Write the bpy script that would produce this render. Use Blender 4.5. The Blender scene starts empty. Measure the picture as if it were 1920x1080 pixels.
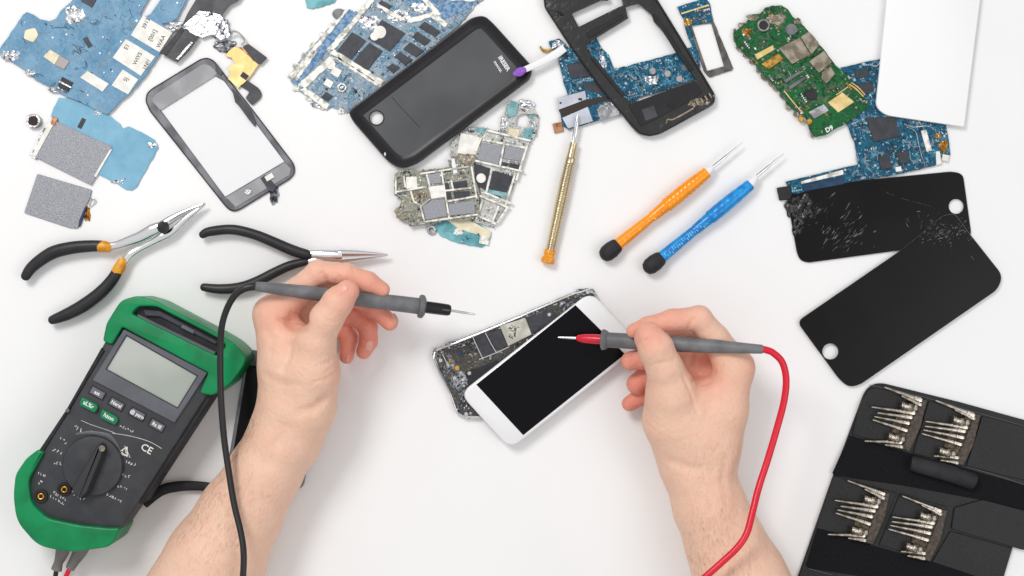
import bpy, math, random
import numpy as np
from mathutils import Vector, Matrix
from mathutils.geometry import tessellate_polygon

scene = bpy.context.scene
# ------------------------------------------------------------------ camera
S = 0.00045            # metres per photograph pixel on the table top
CAMH = 1.2
cd = bpy.data.cameras.new('camera'); cam = bpy.data.objects.new('camera', cd)
scene.collection.objects.link(cam); scene.camera = cam
cam.location = (0, 0, CAMH); cd.sensor_width = 36; cd.lens = 36*CAMH/(1920*S)
cd.clip_start = 0.05; cd.clip_end = 50
# ------------------------------------------------------------------ world + lamps
w = bpy.data.worlds.new('World'); scene.world = w; w.use_nodes = True
nt = w.node_tree; nt.nodes.clear()
wo = nt.nodes.new('ShaderNodeOutputWorld'); bg = nt.nodes.new('ShaderNodeBackground')
tc = nt.nodes.new('ShaderNodeTexCoord'); sx = nt.nodes.new('ShaderNodeSeparateXYZ')
rp = nt.nodes.new('ShaderNodeValToRGB')
nt.links.new(tc.outputs['Generated'], sx.inputs[0]); nt.links.new(sx.outputs['Z'], rp.inputs[0])
rp.color_ramp.elements[0].position = 0.0; rp.color_ramp.elements[0].color = (.46, .46, .47, 1)
rp.color_ramp.elements[1].position = 0.9; rp.color_ramp.elements[1].color = (1, 1, 1, 1)
e = rp.color_ramp.elements.new(0.45); e.color = (.7, .7, .71, 1)
nt.links.new(rp.outputs[0], bg.inputs[0]); bg.inputs[1].default_value = 0.70
nt.links.new(bg.outputs[0], wo.inputs[0])

def area(name, loc, size, power, color=(1, 1, 1), tgt=(0, 0, 0)):
    l = bpy.data.lights.new(name, 'AREA'); l.shape = 'RECTANGLE'; l.size = size[0]; l.size_y = size[1]
    l.energy = power; l.color = color
    o = bpy.data.objects.new(name, l); scene.collection.objects.link(o); o.location = loc
    o.rotation_euler = (Vector(tgt)-Vector(loc)).to_track_quat('-Z', 'Y').to_euler()
    return o
area('softbox_key', (-0.75, 0.95, 1.6), (0.6, 0.6), 18.0, (1, .985, .965), (0, -.05, 0))
area('softbox_fill', (1.15, -0.35, 1.5), (0.9, 0.9), 5.6, (.97, .985, 1), (0, 0, 0))
vs = scene.view_settings
vs.view_transform = 'Standard'; vs.look = 'None'; vs.exposure = 0.09; vs.gamma = 1.0; vs.use_curve_mapping = False

# ------------------------------------------------------------------ helpers
def K(z): return S*(CAMH-z*.001)/CAMH          # metres per photo pixel at height z (mm)
def P(x, y, z=0.0):
    k = K(z); return Vector(((x-960)*k, (540-y)*k, z*.001))
def lin(v):
    v /= 255.0
    return v/12.92 if v <= .04045 else ((v+.055)/1.055)**2.4
def C(r, g, b): return (lin(r), lin(g), lin(b), 1)

def mat(name, col, rough=.5, metal=0, col2=None, nscale=120, nmin=.4, nmax=.6, bump=0, bscale=900, bdist=.0002,
        coat=0, spec=.34, detail=3, sss=0, trans=0, alpha=1):
    m = bpy.data.materials.new(name); m.use_nodes = True; n = m.node_tree; b = n.nodes['Principled BSDF']
    b.inputs['Base Color'].default_value = col; b.inputs['Roughness'].default_value = rough
    b.inputs['Metallic'].default_value = metal; b.inputs['Coat Weight'].default_value = coat
    b.inputs['Specular IOR Level'].default_value = spec; b.inputs['Transmission Weight'].default_value = trans
    b.inputs['Alpha'].default_value = alpha
    t = n.nodes.new('ShaderNodeTexCoord')
    if col2:
        x = n.nodes.new('ShaderNodeTexNoise'); x.inputs['Scale'].default_value = nscale; x.inputs['Detail'].default_value = detail
        r = n.nodes.new('ShaderNodeMapRange'); r.inputs[1].default_value = nmin; r.inputs[2].default_value = nmax
        mx = n.nodes.new('ShaderNodeMix'); mx.data_type = 'RGBA'; mx.inputs[6].default_value = col; mx.inputs[7].default_value = col2
        n.links.new(t.outputs['Object'], x.inputs['Vector']); n.links.new(x.outputs[0], r.inputs[0])
        n.links.new(r.outputs[0], mx.inputs[0]); n.links.new(mx.outputs[2], b.inputs['Base Color'])
        rr = n.nodes.new('ShaderNodeMapRange'); rr.inputs[3].default_value = max(0.02, rough-.08); rr.inputs[4].default_value = min(1, rough+.1)
        n.links.new(x.outputs[0], rr.inputs[0]); n.links.new(rr.outputs[0], b.inputs['Roughness'])
    if bump:
        y = n.nodes.new('ShaderNodeTexNoise'); y.inputs['Scale'].default_value = bscale; y.inputs['Detail'].default_value = 4
        bb = n.nodes.new('ShaderNodeBump'); bb.inputs['Strength'].default_value = bump; bb.inputs['Distance'].default_value = bdist
        n.links.new(t.outputs['Object'], y.inputs['Vector']); n.links.new(y.outputs[0], bb.inputs['Height'])
        n.links.new(bb.outputs[0], b.inputs['Normal'])
    return m

def pcb(name, base, base2, ang=0, scale=420, pal=None, dens=.5, rough=.38, nscale=55):
    """circuit board lacquer: mottled mask colour, cell-shaped pads and tracks, fine relief"""
    m = bpy.data.materials.new(name); m.use_nodes = True; n = m.node_tree; b = n.nodes['Principled BSDF']; L = n.links.new
    t = n.nodes.new('ShaderNodeTexCoord'); mp = n.nodes.new('ShaderNodeMapping'); mp.inputs['Rotation'].default_value = (0, 0, math.radians(-ang))
    L(t.outputs['Object'], mp.inputs[0])
    # wobble
    wn = n.nodes.new('ShaderNodeTexNoise'); wn.inputs['Scale'].default_value = 260; wn.inputs['Detail'].default_value = 2
    L(mp.outputs[0], wn.inputs['Vector'])
    ad = n.nodes.new('ShaderNodeVectorMath'); ad.operation = 'MULTIPLY_ADD'; ad.inputs[1].default_value = (.004, .004, 0)
    L(wn.outputs['Color'], ad.inputs[0]); L(mp.outputs[0], ad.inputs[2])
    vo = n.nodes.new('ShaderNodeTexVoronoi'); vo.distance = 'CHEBYCHEV'; vo.inputs['Scale'].default_value = scale
    L(ad.outputs[0], vo.inputs['Vector'])
    sc = n.nodes.new('ShaderNodeSeparateColor'); L(vo.outputs['Color'], sc.inputs[0])
    r = n.nodes.new('ShaderNodeValToRGB'); r.color_ramp.interpolation = 'CONSTANT'
    pal = pal or [C(200, 205, 210), C(40, 44, 50), C(120, 135, 145), C(190, 165, 120)]
    els = r.color_ramp.elements; els[0].position = 0; els[0].color = pal[0]; els[1].position = .25; els[1].color = pal[1 % len(pal)]
    for i, p in enumerate(pal[2:]): q = els.new(.5+i*.22); q.color = p
    L(sc.outputs[0], r.inputs[0])
    # where pads appear
    dn = n.nodes.new('ShaderNodeTexNoise'); dn.inputs['Scale'].default_value = 70; dn.inputs['Detail'].default_value = 2; L(mp.outputs[0], dn.inputs['Vector'])
    mu = n.nodes.new('ShaderNodeMath'); mu.operation = 'MULTIPLY'; L(sc.outputs[1], mu.inputs[0]); L(dn.outputs[0], mu.inputs[1])
    gt = n.nodes.new('ShaderNodeMath'); gt.operation = 'GREATER_THAN'; gt.inputs[1].default_value = .62*(1-dens)+.08; L(mu.outputs[0], gt.inputs[0])
    ed = n.nodes.new('ShaderNodeMath'); ed.operation = 'LESS_THAN'; ed.inputs[1].default_value = .36; L(vo.outputs['Distance'], ed.inputs[0])
    mk = n.nodes.new('ShaderNodeMath'); mk.operation = 'MULTIPLY'; L(gt.outputs[0], mk.inputs[0]); L(ed.outputs[0], mk.inputs[1])
    # base mottling + tracks
    bn = n.nodes.new('ShaderNodeTexNoise'); bn.inputs['Scale'].default_value = nscale; bn.inputs['Detail'].default_value = 6; bn.inputs['Roughness'].default_value = .7
    L(mp.outputs[0], bn.inputs['Vector'])
    mr = n.nodes.new('ShaderNodeMapRange'); mr.inputs[1].default_value = .35; mr.inputs[2].default_value = .65; L(bn.outputs[0], mr.inputs[0])
    m1 = n.nodes.new('ShaderNodeMix'); m1.data_type = 'RGBA'; m1.inputs[6].default_value = base; m1.inputs[7].default_value = base2; L(mr.outputs[0], m1.inputs[0])
    tv = n.nodes.new('ShaderNodeTexVoronoi'); tv.feature = 'DISTANCE_TO_EDGE'; tv.inputs['Scale'].default_value = scale*.62; L(ad.outputs[0], tv.inputs['Vector'])
    tl = n.nodes.new('ShaderNodeMath'); tl.operation = 'LESS_THAN'; tl.inputs[1].default_value = .05; L(tv.outputs['Distance'], tl.inputs[0])
    tm = n.nodes.new('ShaderNodeMath'); tm.operation = 'MULTIPLY'; tm.inputs[1].default_value = .35*min(1, dens*1.6); L(tl.outputs[0], tm.inputs[0])
    m15 = n.nodes.new('ShaderNodeMix'); m15.data_type = 'RGBA'; m15.inputs[7].default_value = tuple(min(1, c*1.9+.06) for c in base[:3])+(1,); L(tm.outputs[0], m15.inputs[0]); L(m1.outputs[2], m15.inputs[6])
    m2 = n.nodes.new('ShaderNodeMix'); m2.data_type = 'RGBA'; L(mk.outputs[0], m2.inputs[0]); L(m15.outputs[2], m2.inputs[6]); L(r.outputs[0], m2.inputs[7])
    L(m2.outputs[2], b.inputs['Base Color']); b.inputs['Roughness'].default_value = rough; b.inputs['Specular IOR Level'].default_value = .25
    a2 = n.nodes.new('ShaderNodeMath'); a2.operation = 'MULTIPLY_ADD'; a2.inputs[1].default_value = .6; L(mk.outputs[0], a2.inputs[0]); L(bn.outputs[0], a2.inputs[2])
    bb = n.nodes.new('ShaderNodeBump'); bb.inputs['Strength'].default_value = .9; bb.inputs['Distance'].default_value = .0005; L(a2.outputs[0], bb.inputs['Height'])
    L(bb.outputs[0], b.inputs['Normal'])
    return m

# palette
M = {}
M['table'] = mat('table_white', (.865, .86, .86, 1), .55, col2=(.85, .845, .845, 1), nscale=9, bump=.05, bscale=500, spec=.2)
M['chip'] = mat('chip_epoxy', C(62, 63, 70), .45, col2=C(54, 55, 60), nscale=200, bump=.3, bscale=2500, bdist=.00008)
M['chipd'] = mat('chip_dark', C(44, 44, 48), .4, col2=C(34, 34, 38), nscale=200, bump=.3, bscale=2500, bdist=.00008)
M['white'] = mat('white_plastic', (.83, .83, .84, 1), .32, coat=.2)
M['sticker'] = mat('white_sticker', C(240, 238, 232), .6, col2=C(226, 223, 216), nscale=180)
M['cream'] = mat('cream_label', C(236, 226, 196), .55, col2=C(218, 208, 178), nscale=120)
M['silver'] = mat('tinned_metal', C(205, 207, 210), .28, .95, col2=C(150, 150, 152), nscale=140, bump=.7, bscale=700, bdist=.0004)
M['silvers'] = mat('bright_steel', C(222, 222, 224), .2, 1, bump=.15, bscale=400)
M['crumple'] = mat('crumpled_foil', C(224, 225, 228), .3, .75, col2=C(120, 122, 128), nscale=420, nmin=.5, nmax=.62, bump=.8, bscale=500, bdist=.0006)
M['crumpled'] = mat('crumpled_dark_foil', C(178, 180, 186), .3, .7, col2=C(74, 76, 84), nscale=300, bump=.8, bscale=450, bdist=.0006)
M['shield'] = mat('grained_shield_steel', C(165, 166, 172), .5, .55, col2=C(128, 129, 136), nscale=1500, nmin=.35, nmax=.65, bump=.8, bscale=1600, bdist=.0003)
M['tan'] = mat('tan_shield', C(168, 158, 142), .4, .5, col2=C(122, 112, 98), nscale=150, bump=.8, bscale=420, bdist=.0006)
M['gold'] = mat('gold_plating', C(222, 178, 96), .28, .9, col2=C(170, 122, 52), nscale=200, bump=.5, bscale=700, bdist=.0003)
M['palegold'] = mat('pale_gold_foil', C(236, 214, 158), .4, .35, col2=C(218, 188, 122), nscale=120, bump=.3, bscale=300)
M['copper'] = mat('copper_foil', C(190, 140, 105), .35, .6, col2=C(140, 90, 62), nscale=200, bump=.3)
M['brown'] = mat('brown_glass', C(42, 24, 20), .15, coat=.6)
M['flex'] = mat('dark_flex', C(74, 75, 80), .42, col2=C(58, 59, 64), nscale=80, bump=.25, bscale=260, bdist=.0005)
M['blackp'] = mat('black_plastic', C(36, 36, 39), .38, col2=C(28, 28, 31), nscale=60, bump=.25, bscale=1500, bdist=.00008)
M['blackg'] = mat('black_gloss', C(20, 20, 22), .16, coat=.3, bump=.05, bscale=60)
M['rubber'] = mat('black_rubber', C(40, 40, 43), .62, col2=C(31, 31, 34), nscale=70, bump=.5, bscale=1800, bdist=.0002)
M['tealm'] = mat('teal_mask', C(120, 182, 190), .45, col2=C(86, 150, 160), nscale=90, bump=.5, bscale=400)

# ---------- mesh builder
def area2(p): return sum(p[i][0]*p[(i+1) % len(p)][1]-p[(i+1) % len(p)][0]*p[i][1] for i in range(len(p)))/2
def inset(pts, d):
    n = len(pts); out = []
    for i in range(n):
        a = Vector(pts[i-1][:2]); b = Vector(pts[i][:2]); c = Vector(pts[(i+1) % n][:2])
        e1 = (b-a); e2 = (c-b)
        if e1.length < 1e-9 or e2.length < 1e-9: out.append(b.copy()); continue
        e1.normalize(); e2.normalize()
        n1 = Vector((-e1.y, e1.x)); n2 = Vector((-e2.y, e2.x)); q = n1+n2
        if q.length < .3: q = n1
        q = q/max(q.length_squared/2, .5)
        out.append(b+q*d)
    return out
def rpoly(pts, r=6, n=5):
    """round the corners of a pixel polygon; r is one radius or a list"""
    out = []; N = len(pts)
    for i in range(N):
        rr = r[i] if isinstance(r, (list, tuple)) else r
        a = Vector(pts[i-1]); b = Vector(pts[i]); c = Vector(pts[(i+1) % N])
        la = (a-b).length; lc = (c-b).length; rr = min(rr, la*.49, lc*.49)
        if rr < .3: out.append(tuple(b)); continue
        p0 = b+(a-b)/la*rr; p2 = b+(c-b)/lc*rr
        for k in range(n+1):
            t = k/n; out.append(tuple(p0*(1-t)**2+b*2*t*(1-t)+p2*t*t))
    return out
def rag(pts, amp=1.2, step=7, seed=1):
    rnd = random.Random(seed); out = []
    for i in range(len(pts)):
        a = Vector(pts[i]); b = Vector(pts[(i+1) % len(pts)]); L = (b-a).length; n = max(1, int(L/step)); d = (b-a).normalized() if L else Vector((1, 0)); nn = Vector((-d.y, d.x))
        for k in range(n):
            q = a+(b-a)*((k+(rnd.uniform(-.3, .3) if k else 0))/n); out.append(tuple(q+nn*rnd.uniform(-amp, amp)*(1 if k else .4)))
    return out
def inpoly(x, y, p):
    r = False; j = len(p)-1
    for i in range(len(p)):
        if (p[i][1] > y) != (p[j][1] > y) and x < (p[j][0]-p[i][0])*(y-p[i][1])/(p[j][1]-p[i][1])+p[i][0]: r = not r
        j = i
    return r

class MB:
    def __init__(s): s.v = []; s.f = []; s.m = []; s.isl = []
    def add(s, vs, fs, mi=0):
        s.isl.append((list(vs), list(fs), mi))
        o = len(s.v); s.v += [tuple(x) for x in vs]; s.f += [tuple(i+o for i in f) for f in fs]; s.m += [mi]*len(fs)
    def prism(s, poly, z0, z1, bev=.15, holes=(), mi=0, px=True):
        """solid slab whose TOP outline is the pixel polygon; z in mm"""
        loops = []
        for k, q in enumerate([poly]+list(holes)):
            q = [tuple(P(x, y, z1))[:2] for x, y in q] if px else [tuple(a)[:2] for a in q]
            if (area2(q) < 0) == (k == 0): q = q[::-1]       # outer ccw, holes cw
            loops.append(q)
        bev = min(bev, (z1-z0)*.45); vs = []; fs = []; tops = []; bots = []
        for q in loops:
            n = len(q); o = len(vs); steps = [(0, z0), (0, z1-bev)]
            if bev > .7: steps += [(bev*(1-math.cos(a_)), z1-bev+bev*math.sin(a_)) for a_ in (.4, .8, 1.15)]
            steps.append((bev, z1))
            for d_, z_ in steps:
                I = inset(q, d_*.001) if d_ else q; vs += [(a[0], a[1], z_*.001) for a in I]
            for s_ in range(len(steps)-1):
                for i in range(n):
                    j = (i+1) % n; fs.append((o+s_*n+i, o+s_*n+j, o+(s_+1)*n+j, o+(s_+1)*n+i))
            tops.append(list(range(o+(len(steps)-1)*n, o+len(steps)*n))); bots.append(list(range(o, o+n)))
        for ring, up in ((tops, 1), (bots, 0)):
            flat = [i for r_ in ring for i in r_]
            for t in tessellate_polygon([[Vector((vs[i][0], vs[i][1], 0)) for i in r_] for r_ in ring]):
                a, b, c = [flat[i] for i in t]
                A = (vs[b][0]-vs[a][0])*(vs[c][1]-vs[a][1])-(vs[c][0]-vs[a][0])*(vs[b][1]-vs[a][1])
                if (A < 0) == bool(up): b, c = c, b
                fs.append((a, b, c))
        s.add(vs, fs, mi); return s
    def box(s, cx, cy, w, h, ang, z0, z1, bev=.12, mi=0):
        a = math.radians(ang); ux, uy = math.cos(a), math.sin(a)
        q = [(cx+ux*u*w/2-uy*v*h/2, cy+uy*u*w/2+ux*v*h/2) for u, v in ((-1, -1), (1, -1), (1, 1), (-1, 1))]
        return s.prism(q, z0, z1, bev, mi=mi)
    def disc(s, cx, cy, r, z0, z1, bev=.2, n=28, mi=0, ry=None, hole=0):
        ry = ry or r
        q = [(cx+r*math.cos(2*math.pi*i/n), cy+ry*math.sin(2*math.pi*i/n)) for i in range(n)]
        hs = [[(cx+hole*math.cos(2*math.pi*i/n), cy+hole*math.sin(2*math.pi*i/n)) for i in range(n)]] if hole else []
        return s.prism(q, z0, z1, bev, hs, mi=mi)
    def loft(s, poly, levels, mi=0, px=True, zref=None, bottom=True):
        """rings of the pixel polygon inset by mm d at height mm z, first = outermost bottom"""
        zr = max(z for _, z in levels) if zref is None else zref
        q = [tuple(P(x, y, zr))[:2] for x, y in poly] if px else poly
        if area2(q) < 0: q = q[::-1]
        n = len(q); vs = []; fs = []
        for d, z in levels:
            I = inset(q, d*.001) if abs(d) > 1e-6 else [Vector(a) for a in q]
            vs += [(a[0], a[1], z*.001) for a in I]
        for k in range(len(levels)-1):
            for i in range(n):
                j = (i+1) % n; fs.append((k*n+i, k*n+j, (k+1)*n+j, (k+1)*n+i))
        fs.append(tuple((len(levels)-1)*n+i for i in range(n)))
        if bottom: fs.append(tuple(range(n-1, -1, -1)))
        s.add(vs, fs, mi); return s
    def tube(s, pts, rad, seg=14, mi=0, squash=1.0, cap=True):
        """pts world metres, rad metres list"""
        pts = [Vector(p) for p in pts]; n = len(pts)
        if not isinstance(rad, (list, tuple)): rad = [rad]*n
        vs = []; fs = []; ref = None
        for i, p in enumerate(pts):
            t = (pts[min(i+1, n-1)]-pts[max(i-1, 0)]).normalized()
            if ref is None: ref = Vector((0, 0, 1)) if abs(t.z) < .9 else Vector((1, 0, 0))
            u = ref.cross(t).normalized(); v = t.cross(u).normalized(); ref = v
            for k in range(seg):
                a = 2*math.pi*k/seg; vs.append(p+u*(math.cos(a)*rad[i])+v*(math.sin(a)*rad[i]*squash))
        for i in range(n-1):
            for k in range(seg):
                l = (k+1) % seg; fs.append((i*seg+k, i*seg+l, (i+1)*seg+l, (i+1)*seg+k))
        if cap:
            fs.append(tuple(range(seg-1, -1, -1))); fs.append(tuple((n-1)*seg+k for k in range(seg)))
        s.add(vs, fs, mi); return s
    def ptube(s, pz, rpx, seg=14, mi=0, sub=0, squash=1, roundend=False):
        """pz list of (px,py,z mm), rpx pixel radii; optional smoothing"""
        if not isinstance(rpx, (list, tuple)): rpx = [rpx]*len(pz)
        pts = [P(*p) for p in pz]; rad = [r*K(p[2]) for r, p in zip(rpx, pz)]
        if sub: pts, rad = spline(pts, rad, sub)
        if roundend:
            for end in (0, 1):
                if end: pts = pts[::-1]; rad = rad[::-1]
                r = rad[0]; d = (pts[0]-pts[1]).normalized(); new = []; nr = []
                for a in (88, 70, 50, 28): new.append(pts[0]+d*r*math.sin(math.radians(a))*.9); nr.append(r*math.cos(math.radians(a)))
                pts = new+pts; rad = nr+rad
            pts = pts[::-1]; rad = rad[::-1]
        return s.tube(pts, rad, seg, mi, squash)
    def build(s, name, mats, parent=None, off=Vector((0, 0, 0)), angle=38, flat=False):
        me = bpy.data.meshes.new(name); me.from_pydata([tuple(Vector(v)-off) for v in s.v], [], s.f)
        if not isinstance(mats, (list, tuple)): mats = [mats]
        for m in mats: me.materials.append(M[m] if isinstance(m, str) else m)
        me.polygons.foreach_set('material_index', s.m)
        if not flat:
            me.polygons.foreach_set('use_smooth', [True]*len(me.polygons)); me.set_sharp_from_angle(angle=math.radians(angle))
        me.update()
        o = bpy.data.objects.new(name, me); scene.collection.objects.link(o)
        if parent: o.parent = parent
        return o
def spline(pts, rad, sub):
    out = []; ro = []; n = len(pts)
    for i in range(n-1):
        p0 = pts[max(i-1, 0)]; p1 = pts[i]; p2 = pts[i+1]; p3 = pts[min(i+2, n-1)]
        for k in range(sub):
            t = k/sub
            out.append(.5*((2*p1)+(p2-p0)*t+(2*p0-5*p1+4*p2-p3)*t*t+(3*p1-p0-3*p2+p3)*t**3)); ro.append(rad[i]*(1-t)+rad[i+1]*t)
    out.append(pts[-1]); ro.append(rad[-1]); return out, ro

SPLIT = {'lifted_track', 'torn_solder', 'bezel_sheet', 'screw_bracket', 'gold_contact', 'white_pad', 'round_pad', 'pocket', 'felt_strip', 'silver_rail', 'screw', 'side_rail', 'tape', 'ribbon', 'blue_band', 'dark_foil', 'silver_foil', 'gold_rail', 'ragged_edge', 'lifted_tape', 'teal_patch', 'silver_trace', 'inner_rib', 'shield_wall', 'melted_mark', 'white_label', 'smashed_corner', 'cutout', 'stand_slot', 'seam', 'black_edge'}
class Thing:
    def __init__(s, name, label, cat, px, z=0, group=None):
        s.o = bpy.data.objects.new(name, None); s.o.empty_display_size = .01; scene.collection.objects.link(s.o)
        s.loc = P(px[0], px[1], z); s.o.location = s.loc
        s.o['label'] = label; s.o['category'] = cat
        if group: s.o['group'] = group
    def part(s, name, mb, mats, parent=None, label=None, **k):
        if name in SPLIT and len(mb.isl) > 1:          # every separate piece is a mesh of its own
            ml = mats if isinstance(mats, (list, tuple)) else [mats]
            for vs, fs, mi in mb.isl:
                m_ = MB(); m_.add(vs, fs); o = s.part(name, m_, ml[mi], parent, label, **k)
            return o
        o = mb.build(name, mats, parent or s.o, s.loc, **k)
        if label: o['label'] = label
        if name in ('small_components', 'copper_tracks', 'cracks', 'scratches'): o['kind'] = 'stuff'
        return o
def single(name, mb, mats, label, cat, group=None, **k):
    a = np.array([tuple(v) for v in mb.v]); c = Vector(((a[:, 0].min()+a[:, 0].max())/2, (a[:, 1].min()+a[:, 1].max())/2, a[:, 2].min()))
    o = mb.build(name, mats, None, c, **k); o.location = c; o['label'] = label; o['category'] = cat
    if group: o['group'] = group
    return o

def text(mb, body, x, y, ang, size, z, mi=0, ex=.03, sx=1.0, bold=.0):
    """lettering lying on a surface at height z mm; size = letter height in px; ang clockwise in the picture"""
    cu = bpy.data.curves.new('t', 'FONT'); cu.body = body; cu.size = 1; cu.align_x = 'CENTER'; cu.align_y = 'CENTER'; cu.resolution_u = 2; cu.offset = bold
    o = bpy.data.objects.new('t', cu); scene.collection.objects.link(o)
    me = bpy.data.meshes.new_from_object(o.evaluated_get(bpy.context.evaluated_depsgraph_get()))
    bpy.data.objects.remove(o); c = P(x, y, z); k = K(z)*size*1.35; a = math.radians(-ang)
    vs = []
    for v in me.vertices:
        u = v.co.x*k*sx; w_ = v.co.y*k
        vs.append((c.x+u*math.cos(a)-w_*math.sin(a), c.y+u*math.sin(a)+w_*math.cos(a), c.z+ex*.001))
    mb.add(vs, [tuple(p.vertices) for p in me.polygons], mi); bpy.data.meshes.remove(me)
def scribble(mb, x, y, w, h, ang, z, seed, n=5, mi=0, r=.55):
    """a row of small illegible printed marks"""
    rnd = random.Random(seed); a = math.radians(ang)
    for i in range(n):
        u0 = -w/2+w*(i+.5)/n
        pts = []
        for k in range(4):
            u = u0+rnd.uniform(-.38, .38)*w/n; v = rnd.uniform(-.5, .5)*h
            pts.append((x+u*math.cos(a)-v*math.sin(a), y+u*math.sin(a)+v*math.cos(a), z))
        mb.ptube(pts, r, 5, mi)
M['palet'] = mat('pale_teal_part', C(140, 188, 208), .4)
M['track'] = mat('pale_blue_track', C(104, 164, 190), .4); M['trackg'] = mat('grey_track', C(176, 186, 194), .4, .3); M['trackgr'] = mat('green_grey_track', C(110, 132, 112), .4); M['trackd'] = mat('dark_track', C(50, 60, 72), .4)
PALT = ['palet', 'silver', 'chipd', 'chip', 'track', 'gold']
PALM = ['white', 'silver', 'chipd', 'chip', 'tan', 'gold']
def scatter(poly, ang, z, n, seed, smin=2, smax=6, wts=(3, 4, 3, 3, 2, 1), avoid=(), h=(.3, .9)):
    """tiny soldered components, aligned with the board"""
    rnd = random.Random(seed); mb = MB(); xs = [p[0] for p in poly]; ys = [p[1] for p in poly]; c = 0; t = 0
    while c < n and t < n*30:
        t += 1
        x = rnd.uniform(min(xs), max(xs)); y = rnd.uniform(min(ys), max(ys))
        if not inpoly(x, y, poly) or any(inpoly(x, y, a) for a in avoid): continue
        mi = rnd.choices(range(6), wts)[0]; w_ = rnd.uniform(smin, smax); h_ = w_*rnd.choice((.4, .6, 1, 1)); k = rnd.random()
        if k < .25:                                   # a short row of parts
            for q in range(rnd.randint(2, 5)):
                a = math.radians(ang); X = x+math.cos(a)*q*(w_*.9); Y = y+math.sin(a)*q*(w_*.9)
                if inpoly(X, Y, poly) and not any(inpoly(X, Y, a_) for a_ in avoid): mb.box(X, Y, w_*.5, h_, ang, z-.05, z+rnd.uniform(*h), .05, mi)
        else:
            zt = z+rnd.uniform(*h); mb.box(x, y, w_, h_, ang+rnd.choice((0, 90))+rnd.uniform(-4, 4), z-.05, zt, .06, mi)
            if rnd.random() < .4: mb.box(x, y, w_*.45, h_*1.04, ang, z, zt+.03, .02, 1)
        c += 1
    return mb
def crumple(cx, cy, rx, ry, z, hgt, seed, n=26, mb=None, mi=0):
    """torn, folded scrap of foil / solder: a rough lump with real relief"""
    rnd = random.Random(seed); mb = mb or MB(); g = n; vs = []; fs = []
    ph = [rnd.uniform(0, 6.28) for _ in range(8)]; fr = [rnd.uniform(2, 7) for _ in range(8)]
    for i in range(g+1):
        for j in range(g+1):
            u = i/g*2-1; v = j/g*2-1; a = math.atan2(v, u); rr = 1+.12*math.sin(3*a+ph[0])+.08*math.sin(7*a+ph[1])
            e = max(abs(u), abs(v)); s_ = (e/math.hypot(u, v)) if e > 0 else 1
            uu = u*(s_*.6+.4)*rr; vv = v*(s_*.6+.4)*rr
            q = (1-abs(math.sin(fr[0]*u*.7+fr[1]*v*.7+ph[2])))*.5+(1-abs(math.sin(fr[2]*u*.8-fr[3]*v*.8+ph[3]+math.sin(3*v))))*.4+rnd.random()*.12
            zz = z+hgt*q*(1-e**4)
            vs.append(P(cx+uu*rx, cy+vv*ry, zz if e < 1 else z-.3))
    for i in range(g):
        for j in range(g):
            fs.append((i*(g+1)+j, i*(g+1)+j+1, (i+1)*(g+1)+j+1, (i+1)*(g+1)+j))
    fs = [f[::-1] for f in fs]
    mb.add(vs, fs, mi); return mb

def tracks(t, poly, ang, z, n, seed, mats, avoid=(), r=(.35, .6), step=(3, 11)):
    """printed copper runs: bent square paths standing a hair above the lacquer"""
    rnd = random.Random(seed); mb = MB(); xs = [p[0] for p in poly]; ys = [p[1] for p in poly]; c = k = 0
    ok = lambda x, y: inpoly(x, y, poly) and not any(inpoly(x, y, a) for a in avoid)
    while c < n and k < n*20:
        k += 1; x = rnd.uniform(min(xs), max(xs)); y = rnd.uniform(min(ys), max(ys))
        if not ok(x, y): continue
        a = math.radians(ang+rnd.choice((0, 90, 180, 270))); pts = [(x, y)]
        for _ in range(rnd.randint(2, 5)):
            l = rnd.uniform(*step); x += math.cos(a)*l; y += math.sin(a)*l
            if not ok(x, y): break
            pts.append((x, y)); a += math.radians(rnd.choice((-90, 90, -45, 45, -90, 90)))
        if len(pts) < 2: continue
        c += 1; par = rnd.choice((1, 1, 2, 3)); mi = rnd.randrange(len(mats)); rr = rnd.uniform(*r)
        for q in range(par):
            o_ = q*2.2
            if all(ok(px+o_*.7, py+o_*.7) for px, py in pts): mb.ptube([(px+o_*.7, py+o_*.7, z) for px, py in pts], rr, 4, mi)
    return t.part('copper_tracks', mb, mats)
# ================================================================== the setting
mb = MB(); mb.prism([(-900, -700), (2820, -700), (2820, 1780), (-900, 1780)], -30, 0, 1)
tb = mb.build('table', 'table'); tb['kind'] = 'structure'

# ================================================================== circuit boards, top left
M['pcbA'] = pcb('steel_blue_board', C(122, 160, 186), C(88, 134, 166), 30, 330, dens=.16, pal=[C(150, 180, 205), C(60, 78, 100), C(130, 150, 170), C(170, 165, 150)], rough=.5, nscale=60)
A = [(150, -30), (136, 0), (114, 20), (105, 35), (93, 40), (75, 36), (62, 27), (50, 22), (43, 28), (25, 55), (3, 85), (-4, 98), (15, 111), (50, 132), (62, 146), (92, 163), (105, 154), (101, 170), (130, 183), (160, 196), (200, 215), (212, 205), (225, 190), (240, 179), (270, 145), (297, 105), (318, 62), (304, 44), (322, 42), (333, 33), (347, 5), (365, -30)]
t = Thing('circuit_board', 'large ragged steel blue board with white printed labels, in the top left corner', 'circuit board', (160, 100))
slot = [(268, 34), (262, 26), (285, -14), (300, -20), (306, -8), (282, 26)]
mb = MB(); mb.prism(rag(A, 1.1, 7, 3), 2.2, 3.4, .15, [slot]); board = t.part('board', mb, 'pcbA')
mb = MB()
for q in ([(150, 145), (164, 133), (204, 157), (192, 172)],): mb.prism(q, 3.4, 4.3, .15)
t.part('white_label', mb, 'sticker')
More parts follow.
